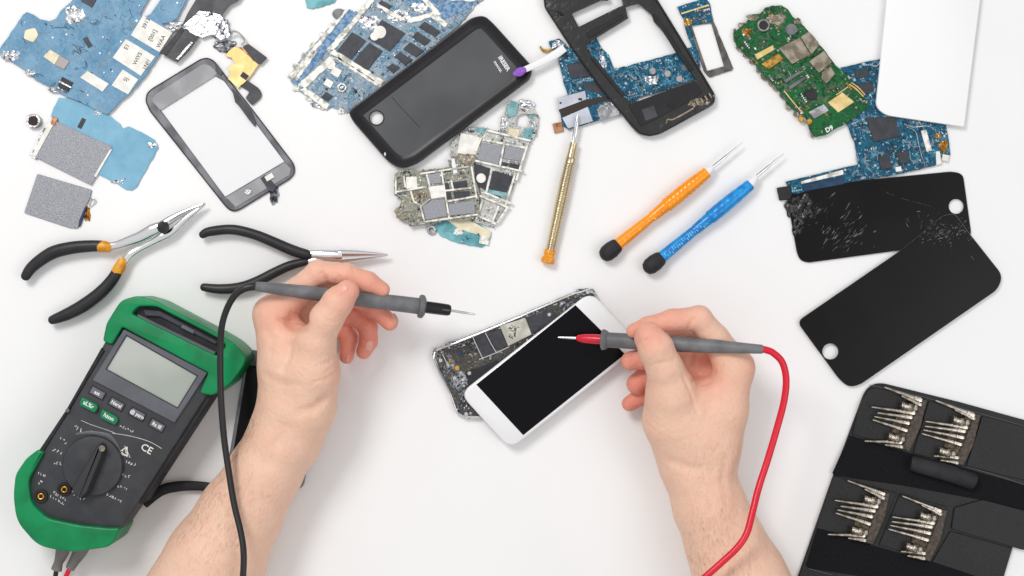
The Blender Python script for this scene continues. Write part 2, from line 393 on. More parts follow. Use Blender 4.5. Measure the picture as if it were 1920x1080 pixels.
for i, (q, txt) in enumerate([([(268, 29), (323, 61), (299, 98), (245, 66)], [('3913', 274, 44), ('[001]', 286, 66), ('WAA', 302, 78)]), ([(236, 73), (291, 106), (264, 142), (211, 108)], [('E1', 238, 88), ('WIYS', 258, 110), ('1NI1', 275, 121)]), ([(230, 130), (259, 149), (240, 177), (209, 160)], [('5J', 236, 149)])]):
    mb = MB(); mb.prism(q, 3.3, 4.0, .1, mi=0)
    for s_, x, y in txt: text(mb, s_, x, y, -62, 8, 4.0, 1, bold=.012)
    t.part('printed_label', mb, ['sticker', 'chipd'])
mb = MB(); mb.prism(rpoly([(47, 56), (66, 52), (72, 66), (62, 80), (44, 72)], 4), 3.4, 4.4, .2); t.part('connector', mb, 'cream')
mb = MB(); mb.prism([(94, 93), (112, 104), (102, 121), (81, 106)], 3.4, 4.4, .15, mi=0); mb.prism([(112.5, 104.3), (130, 115), (120, 130), (102.5, 121.3)], 3.4, 4.4, .15, mi=1)
M['mauve'] = mat('mauve_ceramic', C(172, 160, 158), .5); t.part('connector', mb, ['cream', 'mauve'])
mb = MB(); mb.box(122, 158, 22, 20, 28, 3.4, 4.8); mb.box(122, 158, 26, 3, 28, 4.8, 4.9, mi=1); t.part('chip', mb, ['chipd', 'silver'])
mb = MB(); mb.box(164, 79, 20, 9, 58, 3.4, 4.2); t.part('chip', mb, 'chip')
mb = MB(); mb.box(166, 0, 24, 18, 30, 3.4, 4.4); t.part('chip', mb, 'chip')
mb = crumple(140, 28, 19, 17, 3.4, 2.2, 4); crumple(20, 104, 18, 10, 3.2, 2, 5, 18, mb); crumple(108, 168, 16, 6, 3.0, 1.6, 6, 16, mb); crumple(60, 135, 14, 6, 3, 1.5, 7, 14, mb); t.part('torn_solder', mb, 'crumple')
av = [[(268, 29), (323, 61), (299, 98), (245, 66)], [(236, 73), (291, 106), (264, 142), (211, 108)], [(230, 130), (259, 149), (240, 177), (209, 160)], [(150, 145), (164, 133), (204, 157), (192, 172)], [(94, 93), (130, 115), (120, 130), (81, 106)], slot]
mb = scatter(A, 30, 3.4, 46, 5, 1.2, 3.6, (3, 3, 3, 1, 1, 0), av, (.15, .45))
t.part('small_components', mb, PALM)
# scored scratches and lifted tracks in the blue lacquer
M['pcbAd'] = mat('dark_scratch', C(66, 96, 126), .5); mb = MB(); rnd = random.Random(9)
for i in range(22):
    x = rnd.uniform(40, 250); y = rnd.uniform(20, 190)
    if not inpoly(x, y, A) or any(inpoly(x, y, a) for a in av): continue
    a = rnd.uniform(0, 6.28); l = rnd.uniform(6, 20); pts = [(x+math.cos(a)*l*k/3+rnd.uniform(-2, 2), y+math.sin(a)*l*k/3+rnd.uniform(-2, 2), 3.5) for k in range(4)]
    if all(inpoly(p[0], p[1], A) for p in pts): mb.ptube(pts, rnd.uniform(.4, .9), 5, rnd.choice((0, 0, 1)))
t.part('lifted_track', mb, ['pcbAd', 'silver'])

M['pcbB'] = pcb('light_blue_board', C(134, 182, 206), C(112, 164, 192), 30, 200, dens=.02, rough=.5, nscale=40)
B = [(110, 183), (100, 202), (95, 217), (110, 226), (140, 290), (185, 327), (212, 340), (235, 355), (247, 357), (256, 350), (297, 277), (290, 262), (265, 247), (242, 237), (230, 241), (225, 232), (207, 217), (175, 202), (130, 184)]
tracks(t, A, 30, 3.5, 60, 501, ['pcbAd', 'trackg', 'track'], av, (.3, .5))
t = Thing('circuit_board', 'plain sky blue circuit board under the grainy grey metal plate', 'circuit board', (200, 270))
mb = MB(); mb.prism(rag(B, .9, 7, 8), .1, 1.5, .15); t.part('board', mb, 'pcbB')
mb = MB(); mb.box(153, 231, 20, 8, -62, 1.5, 2.0); t.part('chip', mb, 'chip')
mb = crumple(183, 211, 8, 6, 1.5, 1.5, 3, 12); crumple(285, 272, 10, 5, 1.5, 1, 13, 12, mb); crumple(222, 340, 13, 4, 1.2, 1.2, 23, 12, mb); crumple(233, 337, 4, 4, 1.2, 1.2, 24, 8, mb); t.part('torn_solder', mb, 'crumple')

t = Thing('shield_plate', 'grainy grey metal plate with white tape edge, lying over the sky blue board', 'metal plate', (140, 287))
mb = MB(); mb.prism([(105, 227), (210, 275), (171, 347), (67, 295)], 1.6, 2.5, .15); t.part('plate', mb, 'shield')
mb = MB(); mb.prism([(88, 230), (104, 227), (66, 296), (55, 290), (72, 262)], 1.2, 2.2, .2); mb.prism([(205, 282), (211, 278), (180, 332), (176, 330)], 1.6, 2.7, .1); t.part('tape', mb, 'sticker')
mb = MB(); mb.ptube([(60, 290, 1.5), (78, 252, 2), (86, 238, 2.2)], 2.0, 6, 0, 3); mb.box(63, 294, 12, 4, 30, .1, 2.6, mi=0); mb.prism([(95, 232), (98, 218), (108, 222), (103, 236)], 1.6, 3, .2, mi=1); t.part('torn_strip', mb, ['crumple', 'copper'])
t = Thing('camera_module', 'tiny rounded square camera module with brown lens beside the grey metal plate', 'camera module', (62, 227))
mb = MB(); mb.loft(rpoly([(52, 215), (66, 213), (76, 220), (76, 232), (68, 240), (54, 239), (48, 231)], 5), [(0, .1), (0, 4.4), (.5, 5)]); t.part('housing', mb, 'silver')
mb = MB(); mb.prism(rpoly([(54, 219), (67, 217), (71, 223), (70, 233), (63, 236), (52, 232)], 3), 5, 5.6, .3); t.part('lens', mb, 'brown')

t = Thing('shield_plate', 'loose grainy grey metal plate with yellow scrap on its right edge', 'metal plate', (107, 378))
mb = MB(); mb.prism(rpoly([(70, 326), (172, 356), (168, 372), (160, 387), (156, 405), (145, 428), (130, 427), (45, 399)], 2), .1, 1.8, .2); t.part('plate', mb, 'shield')
mb = MB(); mb.ptube([(166, 384, 1.4), (171, 373, 1.6), (176, 372, 1.8), (179, 378, 1.6), (173, 384, 1.2), (168, 389, 1)], 1.5, 7, 0, 4); t.part('wire_loop', mb, 'silvers')
mb = crumple(164, 402, 6, 14, .3, 2.4, 31, 14); t.part('yellow_scrap', mb, 'gold')
M['navy'] = mat('navy_edge', C(40, 50, 92), .4); mb = MB(); mb.prism([(159, 388), (162, 389), (151, 422), (147, 426), (148, 414)], .3, 2.1, .1); t.part('edge_strip', mb, 'navy')

# ---------------- touch panel
t = Thing('touch_panel', 'clear touch panel with grey bezel and home button, left of the centre top', 'touch panel', (413, 252))
O_ = [(274, 190), (276, 176), (284, 168), (376, 112), (388, 109), (400, 114), (414, 132), (472, 205), (549, 306), (552, 316), (551, 326), (543, 335), (450, 392), (438, 396), (428, 391), (420, 382), (282, 208)]
I_ = [(301, 206), (402, 142), (420, 152), (533, 303), (422, 369)]
M['bezel'] = mat('bezel_grey', C(122, 122, 127), .45, .2, col2=C(92, 92, 98), nscale=60, bump=.2)
M['sheet'] = mat('frosted_grey_sheet', C(160, 160, 164), .5, col2=C(146, 146, 150), nscale=50)
mb = MB(); mb.prism(rpoly(O_, 5, 4), .1, 2.6, .7, [rpoly(I_, 2, 3)]); t.part('frame', mb, 'bezel')
mb = MB(); oo = rpoly(O_, 5, 4)
mb.ptube([(x, y, 1.4) for x, y in oo+[oo[0]]], 1.5, 8); t.part('edge', mb, 'chipd')
mb = MB(); mb.prism(rpoly([(284, 188), (290, 178), (380, 120), (392, 122), (408, 136), (402, 143), (301, 207)], 4), 2.6, 3.0, .1); mb.prism([(533, 305), (545, 316), (543, 328), (442, 388), (426, 372), (422, 371)], 2.6, 3.0, .1); t.part('bezel_sheet', mb, 'sheet')
M['glass'] = mat('clear_touch_glass', (.97, .97, .98, 1), .3, alpha=.7, spec=.3)
mb = MB(); mb.prism(I_, 1.0, 1.6, .1); t.part('glass', mb, 'glass')
mb = MB(); mb.disc(465, 359, 7, 3.0, 3.6, .3); t.part('home_button', mb, 'silver')
mb = MB(); mb.prism([(434, 165), (442, 172), (470, 206), (480, 228), (478, 238), (468, 226), (446, 196), (441, 192)], 2.6, 4.0, .3); mb.prism([(404, 116), (418, 134), (414, 142), (404, 134)], 2.6, 3.6, .2); t.part('lifted_tape', mb, 'flex')
mb = MB(); mb.prism([(488, 334), (497, 328), (512, 342), (518, 352), (512, 360), (503, 356)], 3, 3.8, .2); crumple(514, 366, 9, 17, .4, 4.5, 41, 18, mb, 1); t.part('ribbon_tail', mb, ['flex', 'crumpled'])
mb = MB(); mb.box(505, 332, 16, 10, -30, 3.7, 4.6, .3); t.part('connector', mb, 'sticker')

# ---------------- torn ribbon cluster
t = Thing('flex_cable', 'torn foil and black ribbon assembly with a gold patch, above the clear touch panel', 'flex cable', (420, 90))
mb = MB(); mb.prism([(385, -30), (466, -30), (446, 2), (430, 10), (416, 28), (376, 18), (340, 50), (352, 24)], 4.2, 5.0, .15); mb.prism([(347, 55), (372, 70), (354, 95), (332, 117), (302, 100)], 4.4, 5.6, .3); mb.prism([(455, 88), (466, 82), (501, 108), (488, 121), (474, 113)], 3, 4, .2); t.part('ribbon', mb, 'flex')
mb = MB(); mb.prism(rpoly([(448, 160), (462, 149), (486, 166), (491, 176), (489, 184), (473, 198), (460, 184), (468, 172)], 4), 1.4, 2.0, .1); t.part('ribbon_hook', mb, 'flex')
mb = MB(); mb.prism([(340, 50), (346, 56), (312, 104), (300, 100)], 4.4, 6, .2); mb.prism([(358, 78), (362, 80), (334, 112), (330, 110)], 5.5, 6, .1, mi=1); t.part('black_edge', mb, ['chipd', 'silver'])
mb = MB(); mb.prism(rag([(342, 48), (374, 18), (412, 26), (428, 48), (432, 66), (414, 76), (400, 66), (378, 72), (356, 62)], 1.5, 6, 77), 3.0, 4.6, .4); crumple(372, 42, 20, 20, 3.8, 1.8, 51, 15, mb); crumple(335, 50, 20, 9, 4, 2, 55, 16, mb); t.part('silver_foil', mb, 'crumple')
mb = crumple(414, 54, 17, 20, 4, 2.0, 52, 13); crumple(395, 26, 22, 10, 3.5, 2.5, 56, 16, mb); t.part('dark_foil', mb, 'crumpled')
mb = MB(); mb.prism(rag([(440, 87), (464, 96), (487, 118), (476, 134), (461, 152), (446, 166), (427, 148), (432, 136), (426, 128), (440, 119), (434, 108), (422, 105), (430, 94)], .7, 6, 5), 2.2, 3.2, .2, mi=0)
mb.prism([(446, 88), (452, 88), (488, 117), (485, 122), (470, 108)], 3.2, 3.5, .1, mi=1); t.part('gold_patch', mb, ['palegold', 'copper'])
mb = MB(); mb.box(458, 142, 13, 10, 35, 3.2, 4.2); t.part('chip', mb, 'chipd')
mb = crumple(422, 87, 20, 11, 1.8, 3.0, 53, 13); t.part('solder_lump', mb, 'crumpled')
mb = MB(); mb.ptube([(434, 66, 4), (437, 59, 6), (446, 61, 7), (455, 69, 6), (459, 77, 4), (452, 84, 3)], 2.0, 8, 0, 5); t.part('wire_loop', mb, 'silvers')

# ---------------- small scrap at the top edge
mb = MB(); mb.prism(rag([(568, -20), (575, 14), (585, 17), (627, 5), (640, -20)], 1, 5, 6), .1, 1.5, .2)
single('circuit_scrap', mb, 'tealm', 'small torn teal scrap of circuit board cut by the top edge of the frame', 'circuit scrap')

# ---------------- big pale blue board behind the black cover
M['pcbH'] = pcb('grey_blue_board', C(156, 168, 176), C(70, 118, 150), 30, 470, dens=.5, pal=[C(206, 212, 216), C(70, 96, 122), C(160, 172, 180), C(98, 136, 166)], nscale=70)
M['blueband'] = mat('blue_band', C(60, 112, 160), .5, col2=C(134, 160, 186), nscale=330, bump=.5, bscale=300, bdist=.0004)
M['rim'] = mat('offwhite_shield_rim', C(240, 238, 230), .4, 0, col2=C(176, 174, 164), nscale=200, nmin=.46, nmax=.62, bump=.6, bscale=500, bdist=.0004)
t = Thing('circuit_board', 'pale blue board with off-white rims and dark chips, partly under the black cover', 'circuit board', (700, 100))
H = [(655, 17), (677, 24), (705, -20), (935, -20), (893, 8), (880, 25), (862, 46), (760, 130), (700, 180), (676, 200), (650, 212), (622, 201), (612, 207), (590, 192), (562, 171), (545, 153), (543, 141), (567, 107), (590, 82), (617, 52)]
mb = MB(); mb.prism(rag(H, .9, 6, 11), .1, 1.4, .15); t.part('board', mb, 'pcbH')
mb = MB(); mb.prism([(654, 20), (672, 28), (610, 98), (561, 158), (551, 150), (550, 140), (594, 84)], 1.4, 2.0, .15); t.part('blue_band', mb, 'blueband')
mb = MB(); mb.prism([(890, -5), (885, 12), (822, 42), (804, 36), (812, 24), (860, -20)], 1.4, 2.0, .15); mb.prism([(764, -16), (830, -16), (812, 22), (800, 28), (764, 2)], 1.4, 1.8, .1); t.part('blue_band', mb, 'blueband')
rims = [[(705, -16), (716, -16), (624, 96), (612, 94)], [(614, 97), (624, 92), (722, 152), (712, 160)], [(620, 104), (630, 109), (572, 166), (558, 158)], [(706, 12), (706, 4), (756, 34), (752, 40)], [(762, 36), (812, 22), (840, 44), (834, 52), (808, 32), (770, 44)], [(646, 20), (655, 17), (548, 150), (543, 141)], [(560, 168), (572, 164), (618, 196), (612, 206)], [(776, -16), (790, -14), (828, 26), (818, 30)], [(590, 94), (596, 97), (556, 152), (552, 146)], [(628, 110), (634, 106), (722, 164), (716, 168)], [(832, -6), (893, -2), (890, 3), (830, 0)]]
for q in rims:
    mb = MB(); mb.prism(rag(q, 1.1, 5, int(q[0][0])), 1.4, 2.6, .35); t.part('rim', mb, 'rim')
chips = [[(660, 60), (686, 76), (659, 111), (632, 95)], [(692, 80), (717, 95), (689, 132), (663, 114)], [(716, 37), (760, 62), (731, 96), (690, 72)], [(715, 0), (735, 11), (724, 22), (706, 12)], [(796, 40), (826, 59), (816, 69), (785, 51)], [(782, 59), (807, 75), (797, 86), (772, 70)], [(769, 79), (795, 95), (780, 107), (756, 92)], [(750, 97), (774, 112), (760, 122), (740, 107)], [(736, 119), (750, 126), (737, 137), (725, 127)], [(611, 172), (624, 180), (614, 190), (602, 182)]]
for q in chips:
    mb = MB(); mb.prism(q, 1.4, 2.5, .12); t.part('chip', mb, 'chip')
mb = MB(); mb.disc(712, 60, 12, 2.5, 3.1, .3); mb.disc(702, 68, 8, 2.5, 3.3, .3); mb.box(630, 135, 17, 15, 30, 1.4, 2.6, .2); mb.box(616, 156, 15, 13, 30, 1.4, 2.6, .2); mb.disc(620, 121, 9, 1.4, 2.4, .3); t.part('white_pad', mb, 'sticker')
mb = MB(); mb.disc(641, 164, 9, 1.4, 2.6, .3, hole=5); mb.disc(641, 164, 4, 1.4, 2.3, .3); t.part('screw_ring', mb, 'silver')
mb = MB()
for i, (x, y) in enumerate([(622, 50), (606, 66), (588, 86), (572, 104), (556, 124), (545, 142), (556, 166), (580, 184), (604, 200), (640, 208)]): crumple(x, y, 7, 6, 1.0, 1.8, 900+i, 10, mb)
t.part('ragged_edge', mb, 'rim')
mb = MB(); mb.disc(636, 26, 13, .2, 1.6, .2, ry=10); t.part('grey_tab', mb, 'bezel')
mb = crumple(693, 42, 20, 14, 1.3, 1.4, 61, 22); crumple(750, 30, 22, 12, 1.3, 1.4, 62, 22, mb); crumple(597, 197, 14, 5, 1, 1.6, 63, 14, mb); crumple(788, 14, 16, 10, 1.8, 1.2, 64, 16, mb); t.part('torn_solder', mb, 'crumple')
t.part('small_components', scatter(H, 30, 1.4, 190, 12, 1.4, 4, (3, 5, 2, 3, 2, 0), chips+rims, (.2, .6)), PALT)

tracks(t, H, 30, 1.5, 150, 502, ['trackd', 'trackg', 'trackg', 'track'], chips+rims)
# ---------------- black back cover
t = Thing('phone_back_cover', 'black plastic phone back cover with round camera hole, top centre', 'phone cover', (825, 170))
Iq = rpoly([(652, 208), (884, 32), (908, 28), (924, 42), (998, 124), (996, 146), (780, 308), (750, 316), (728, 304), (660, 226)], [18, 14, 12, 20, 12, 18, 22, 16, 20, 16], 7)
hole = [(706+12.5*math.cos(a*math.pi/12), 221+12.5*math.sin(a*math.pi/12)) for a in range(24)]
M['cover'] = mat('satin_black_cover', C(34, 34, 37), .36, col2=C(28, 28, 31), nscale=30, bump=.3, bscale=1800, bdist=.00008)  # rim colour kept darker, as the shaded walls of the tray
# shell as rings so that the rim stands up around a sunken tray
q = [tuple(P(x, y, 8))[:2] for x, y in Iq]
if area2(q) < 0: q = q[::-1]
lv = [(-.0, 1.6), (0, 6.5), (.5, 7.8), (1.3, 8.0), (2.2, 7.6), (5.5, 4.6), (8.5, 3.6), (10, 3.4)]
mb = MB(); n = len(q); rings = [inset(q, d*.001) if d else [Vector(a) for a in q] for d, z in lv]; vs_ = []
for (d, z), R_ in zip(lv, rings): vs_ += [(a[0], a[1], z*.001) for a in R_]
fs_ = [(k*n+i, k*n+(i+1) % n, (k+1)*n+(i+1) % n, (k+1)*n+i) for k in range(len(lv)-1) for i in range(n)]
mb.add(vs_, fs_); t.part('shell', mb, 'cover', angle=26); mb = MB()
M['cfloor'] = mat('lit_grained_floor', C(80, 81, 84), .5, col2=C(70, 71, 74), nscale=14, bump=.4, bscale=1800, bdist=.0001)  # floor painted paler than the rim, the tray's shading put into colour
last = [(a[0], a[1]) for a in rings[-1]]; hq = [tuple(P(x, y, 3.4))[:2] for x, y in hole]
mb.prism(last, 2.4, 3.4, .01, [hq], px=False); t.part('inner_panel', mb, 'cfloor', angle=26)
mb = MB(); nn = 24; mb.prism([(706+14.5*math.cos(a*math.pi/12), 221+14.5*math.sin(a*math.pi/12)) for a in range(24)], 3.4, 4.0, .4, [hole]); t.part('camera_ring', mb, 'blackp')
mb = MB(); text(mb, 'IRESER', 945, 119, 57, 8, 3.45, bold=.03); text(mb, 'mocvsi.', 934, 125, 57, 6, 3.45, bold=.02); t.part('printed_mark', mb, 'white')
M['blkcrease'] = mat('dark_crease', C(38, 38, 40), .5)
mb = MB(); mb.ptube([(735, 182, 3.42), (755, 205, 3.42), (788, 240, 3.42)], .5, 5, 0, 3); t.part('scratch', mb, 'blkcrease')
mb = MB(); mb.disc(722, 289, 2.2, 7.5, 8.4, .2, ry=4); t.part('chipped_edge', mb, 'silver')

# ---------------- white stick with violet tip
t = Thing('cleaning_swab', 'white plastic stick with violet tip resting on the black back cover', 'swab', (1010, 112))
mb = MB(); mb.ptube([(980, 132, 9.5), (1010, 119, 9), (1040, 103, 8.4), (1058, 90, 8)], [5.5, 6.5, 8, 7.5], 14, 0, 4, .35); t.part('stick', mb, 'white')
M['violet'] = mat('violet_tip', C(140, 84, 190), .6, col2=C(152, 100, 202), nscale=300)
mb = MB(); mb.ptube([(966, 138, 9.6), (972, 136, 9.6), (978, 133, 9.6), (983, 131, 9.5)], [5, 8, 8, 5.8], 16, 0, 4, .5, True); t.part('tip', mb, 'violet')

# ---------------- silver boards pile
M['pcbL'] = pcb('silver_board', C(196, 196, 192), C(150, 150, 146), 15, 520, dens=.6, pal=[C(215, 215, 212), C(70, 72, 72), C(150, 165, 165), C(120, 118, 108)], nscale=120, rough=.3)
L_ = [(937, 247), (950, 197), (959, 188), (973, 191), (987, 191), (1000, 199), (1009, 216), (1009, 233), (1000, 257), (992, 272), (981, 302), (964, 347), (950, 383), (934, 410), (925, 426), (887, 416), (897, 397), (902, 363), (890, 305), (872, 300), (843, 292), (846, 272), (858, 253), (878, 240), (912, 238), (920, 243)]
hl = rpoly([(967, 236), (970, 218), (984, 212), (994, 220), (989, 240)], 5)
t = Thing('circuit_board', 'silvery white shielded board with arched teal top, right of the black cover', 'circuit board', (930, 310))
mb = MB(); mb.prism(rag(L_, .8, 6, 21), 1.8, 3.0, .15, [hl]); t.part('board', mb, 'pcbL')
cans = [([(903, 268), (943, 274), (934, 309), (895, 299)], 'shield'), ([(949, 266), (989, 277), (981, 303), (944, 297)], 'shield'), ([(887, 305), (920, 316), (912, 358), (892, 346)], 'chip'), ([(925, 319), (962, 331), (950, 361), (917, 355)], 'chip'), ([(864, 249), (902, 258), (892, 294), (857, 287)], 'sticker'), ([(954, 240), (974, 243), (972, 258), (954, 255)], 'cream'), ([(940, 303), (952, 306), (950, 317), (938, 314)], 'chip'), ([(956, 305), (976, 310), (972, 320), (953, 316)], 'chip')]
for q, mm in cans:
    mb = MB(); mb.prism(rag(q, .4, 8, 2) if mm == 'shield' else q, 3.0, 3.9, .2); t.part('shield_can' if mm == 'shield' else 'chip' if mm == 'chip' else 'label', mb, mm)
def walls(tt, segs, z0, z1, r, m_='rim'):
    mb = MB()
    for (x0, y0, x1, y1) in segs:
        L = math.hypot(x1-x0, y1-y0); mb.box((x0+x1)/2, (y0+y1)/2, L, r*2, math.degrees(math.atan2(y1-y0, x1-x0)), z0, z1+random.Random(x0*7+y1).uniform(0, .25), .25)
    tt.part('shield_wall', mb, m_)
walls(t, [(912, 244, 995, 264), (905, 262, 985, 277), (886, 300, 982, 322), (946, 265, 937, 312), (902, 258, 884, 303), (922, 316, 912, 360), (906, 360, 960, 382), (966, 325, 948, 384), (990, 268, 968, 338), (897, 366, 955, 390), (905, 376, 893, 410), (935, 386, 922, 420), (952, 388, 932, 418), (895, 404, 930, 420)], 3, 4.6, 2.0)
mb = MB(); mb.disc(902, 334, 9, 3.9, 4.5, .3); t.part('white_pad', mb, 'sticker')
M['tealp'] = mat('teal_patch', C(96, 152, 158), .45, col2=C(140, 180, 182), nscale=150, bump=.5)
mb = MB(); mb.prism(rag([(950, 200), (960, 189), (972, 194), (968, 216), (952, 222)], .6, 5, 1), 3, 4.2, .3); mb.prism([(992, 216), (1003, 212), (1002, 222), (993, 222)], 3, 3.8, .2); mb.prism([(984, 240), (1000, 238), (996, 262), (978, 258)], 3, 3.8, .2); mb.prism([(888, 238), (912, 240), (908, 250), (894, 248)], 2.8, 3.6, .2); mb.prism([(915, 352), (955, 364), (952, 372), (912, 362)], 3, 3.5, .1); t.part('teal_patch', mb, 'tealp')
mb = crumple(987, 197, 14, 10, 3, 2, 71, 18); crumple(945, 232, 7, 13, 3, 1.5, 72, 14, mb); crumple(1000, 240, 7, 20, 2.5, 2, 73, 18, mb); t.part('torn_solder', mb, 'crumple')
t.part('small_components', scatter(L_, 15, 3, 170, 22, 1.5, 4.5, (4, 5, 3, 2, 1, 0), [c_[0] for c_ in cans]+[hl], (.3, 1.0)), PALM)

M['pcbM'] = pcb('olive_silver_board', C(150, 150, 138), C(112, 112, 102), -6, 500, dens=.6, pal=[C(206, 206, 198), C(60, 60, 56), C(150, 152, 146), C(168, 160, 130)], nscale=120, rough=.3)
Mo = [(739, 328), (751, 318), (787, 320), (842, 313), (839, 300), (856, 293), (887, 292), (891, 335), (899, 360), (898, 399), (884, 413), (837, 414), (770, 425), (756, 411), (744, 394), (756, 374), (739, 366)]
t = Thing('circuit_board', 'small greenish silver board with shield grid, below the lower tip of the black cover', 'circuit board', (820, 360))
mb = MB(); mb.prism(rag(Mo, 1, 6, 31), 4.6, 5.8, .15); t.part('board', mb, 'pcbM')
cans = [([(761, 332), (781, 331), (783, 352), (762, 354)], 'sticker'), ([(797, 328), (825, 323), (828, 343), (801, 347)], 'shield'), ([(803, 350), (831, 347), (834, 369), (809, 373)], 'sticker'), ([(832, 344), (841, 343), (843, 356), (833, 357)], 'chip'), ([(848, 342), (875, 338), (877, 354), (849, 356)], 'chip'), ([(850, 360), (880, 358), (881, 372), (853, 374)], 'chip'), ([(834, 361), (845, 360), (847, 373), (836, 373)], 'chip'), ([(792, 387), (809, 375), (834, 373), (838, 405), (798, 412)], 'shield'), ([(841, 383), (889, 375), (891, 399), (842, 405)], 'shield'), ([(846, 298), (852, 297), (858, 324), (850, 326)], 'white')]
for q, mm in cans:
    mb = MB(); mb.prism(rag(q, .5, 6, 2) if mm == 'shield' else q, 5.8, 6.6, .2); t.part('shield_can' if mm == 'shield' else 'chip' if mm == 'chip' else 'label', mb, mm)
walls(t, [(742, 360, 800, 350), (800, 327, 806, 350), (787, 326, 880, 312), (828, 322, 842, 408), (830, 358, 884, 352), (836, 378, 892, 368), (770, 358, 776, 378), (776, 378, 790, 386), (790, 386, 806, 373), (788, 386, 796, 416), (796, 416, 896, 402), (884, 312, 894, 372), (846, 338, 850, 358), (757, 330, 760, 352), (742, 330, 742, 364)], 5.8, 7.2, 1.7)
t.part('small_components', scatter(Mo, -6, 5.8, 170, 32, 1.5, 4.5, (3, 4, 3, 3, 3, 1), [c_[0] for c_ in cans], (.3, 1.1)), PALM)
mb = crumple(755, 400, 14, 12, 5, 2, 81, 18); crumple(785, 367, 12, 10, 5.8, 1.4, 82, 18, mb); crumple(875, 300, 16, 12, 5.6, 2, 83, 18, mb); crumple(815, 321, 10, 5, 5.8, 1.6, 84, 12, mb); t.part('torn_solder', mb, 'tan')
t = Thing('circuit_board', 'teal board scrap with a cream strip under the small silver board', 'circuit board', (865, 435))
mb = MB(); mb.prism(rag([(812, 424), (824, 416), (845, 408), (885, 412), (921, 434), (920, 446), (914, 458), (903, 464), (859, 456), (825, 442)], .8, 6, 41), .1, 1.5, .2); t.part('board', mb, 'tealm')
mb = MB(); mb.prism(rag([(840, 414), (862, 406), (886, 416), (921, 434), (919, 446), (880, 436), (856, 426)], .5, 6, 4), 1.5, 2.2, .15); t.part('cream_strip', mb, 'cream')
mb = MB(); mb.disc(809, 431, 9, 1.0, 2.8, .4, hole=4); mb.disc(809, 433, 4, 1, 3, .4); mb.prism([(800, 420), (808, 416), (812, 426), (804, 430)], 1, 2, .2); t.part('screw_ring', mb, 'silver')
mb = crumple(860, 434, 9, 7, 1.5, 1.5, 91, 14); mb.box(908, 450, 18, 16, 10, 1.5, 2.8, .2); t.part('connector', mb, 'rim')
t.part('small_components', scatter([(826, 420), (910, 440), (900, 458), (850, 450)], 15, 1.5, 24, 33, 1.5, 3.5, (2, 3, 4, 2, 2, 0)), PALM)
# ================================================================== deep blue boards and the black frame
PB = [C(128, 182, 204), C(20, 50, 70), C(70, 140, 168), C(150, 172, 176)]
M['pcbK'] = pcb('deep_blue_board', C(8, 92, 122), C(6, 62, 86), -15, 480, dens=.55, pal=PB, nscale=110)
Kp = [(1046, 100), (1060, 88), (1080, 86), (1118, 70), (1130, 92), (1142, 103), (1152, 130), (1200, 117), (1267, 99), (1300, 87), (1313, 122), (1306, 148), (1250, 168), (1196, 183), (1194, 208), (1184, 213), (1174, 204), (1165, 188), (1110, 190), (1066, 182), (1058, 160), (1050, 125)]
t = Thing('circuit_board', 'deep blue L-shaped board seen through and beside the black phone frame', 'circuit board', (1180, 140))
mb = MB(); mb.prism(rag(Kp, .8, 6, 51), 1.0, 2.2, .15); t.part('board', mb, 'pcbK')
ck = [[(1062, 122), (1100, 115), (1110, 142), (1071, 147)], [(1092, 157), (1130, 152), (1140, 172), (1100, 180)]]
for q in ck: mb = MB(); mb.prism(q, 2.2, 3.2, .15); t.part('chip', mb, 'chip')
mb = MB(); mb.disc(1187, 205, 6, 2.2, 3.0, .3, hole=3); mb.disc(1187, 205, 2.2, 2.2, 3); t.part('screw_ring', mb, 'silver')
mb = MB(); mb.disc(1224, 133, 7, 2.2, 3.2, .4); mb.disc(1252, 138, 6, 2.2, 3, .4, mi=1); mb.disc(1274, 148, 6, 2.2, 3, .4, mi=1); mb.disc(1284, 127, 6, 2.2, 3, .4, mi=2); t.part('round_pad', mb, ['silver', 'mauve', 'bezel'])
mb = crumple(1222, 150, 14, 9, 2.1, 1.2, 101, 18); crumple(1130, 117, 8, 14, 2.1, 1, 102, 16, mb); t.part('torn_solder', mb, 'crumple')
t.part('small_components', scatter(Kp, -15, 2.2, 230, 52, 1.5, 4.6, (3, 4, 4, 3, 4, 1), ck, (.2, .7)), PALT)
tracks(t, Kp, -15, 2.3, 130, 503, ['track', 'track', 'trackg', 'trackd'], ck)
mb = MB(); mb.prism(rag([(1028, 78), (1048, 72), (1062, 84), (1050, 96), (1034, 92)], .6, 5, 2), 1, 2.4, .2, mi=0); mb.ptube([(1013, 87, 2), (1018, 94, 2.2), (1028, 95, 2.4), (1036, 91, 2.4)], [1.5, 3, 3, 2], 7, 1, 3); crumple(1046, 84, 12, 9, 2.2, 1.6, 103, 14, mb, 2); t.part('torn_corner', mb, ['pcbK', 'gold', 'crumple'])

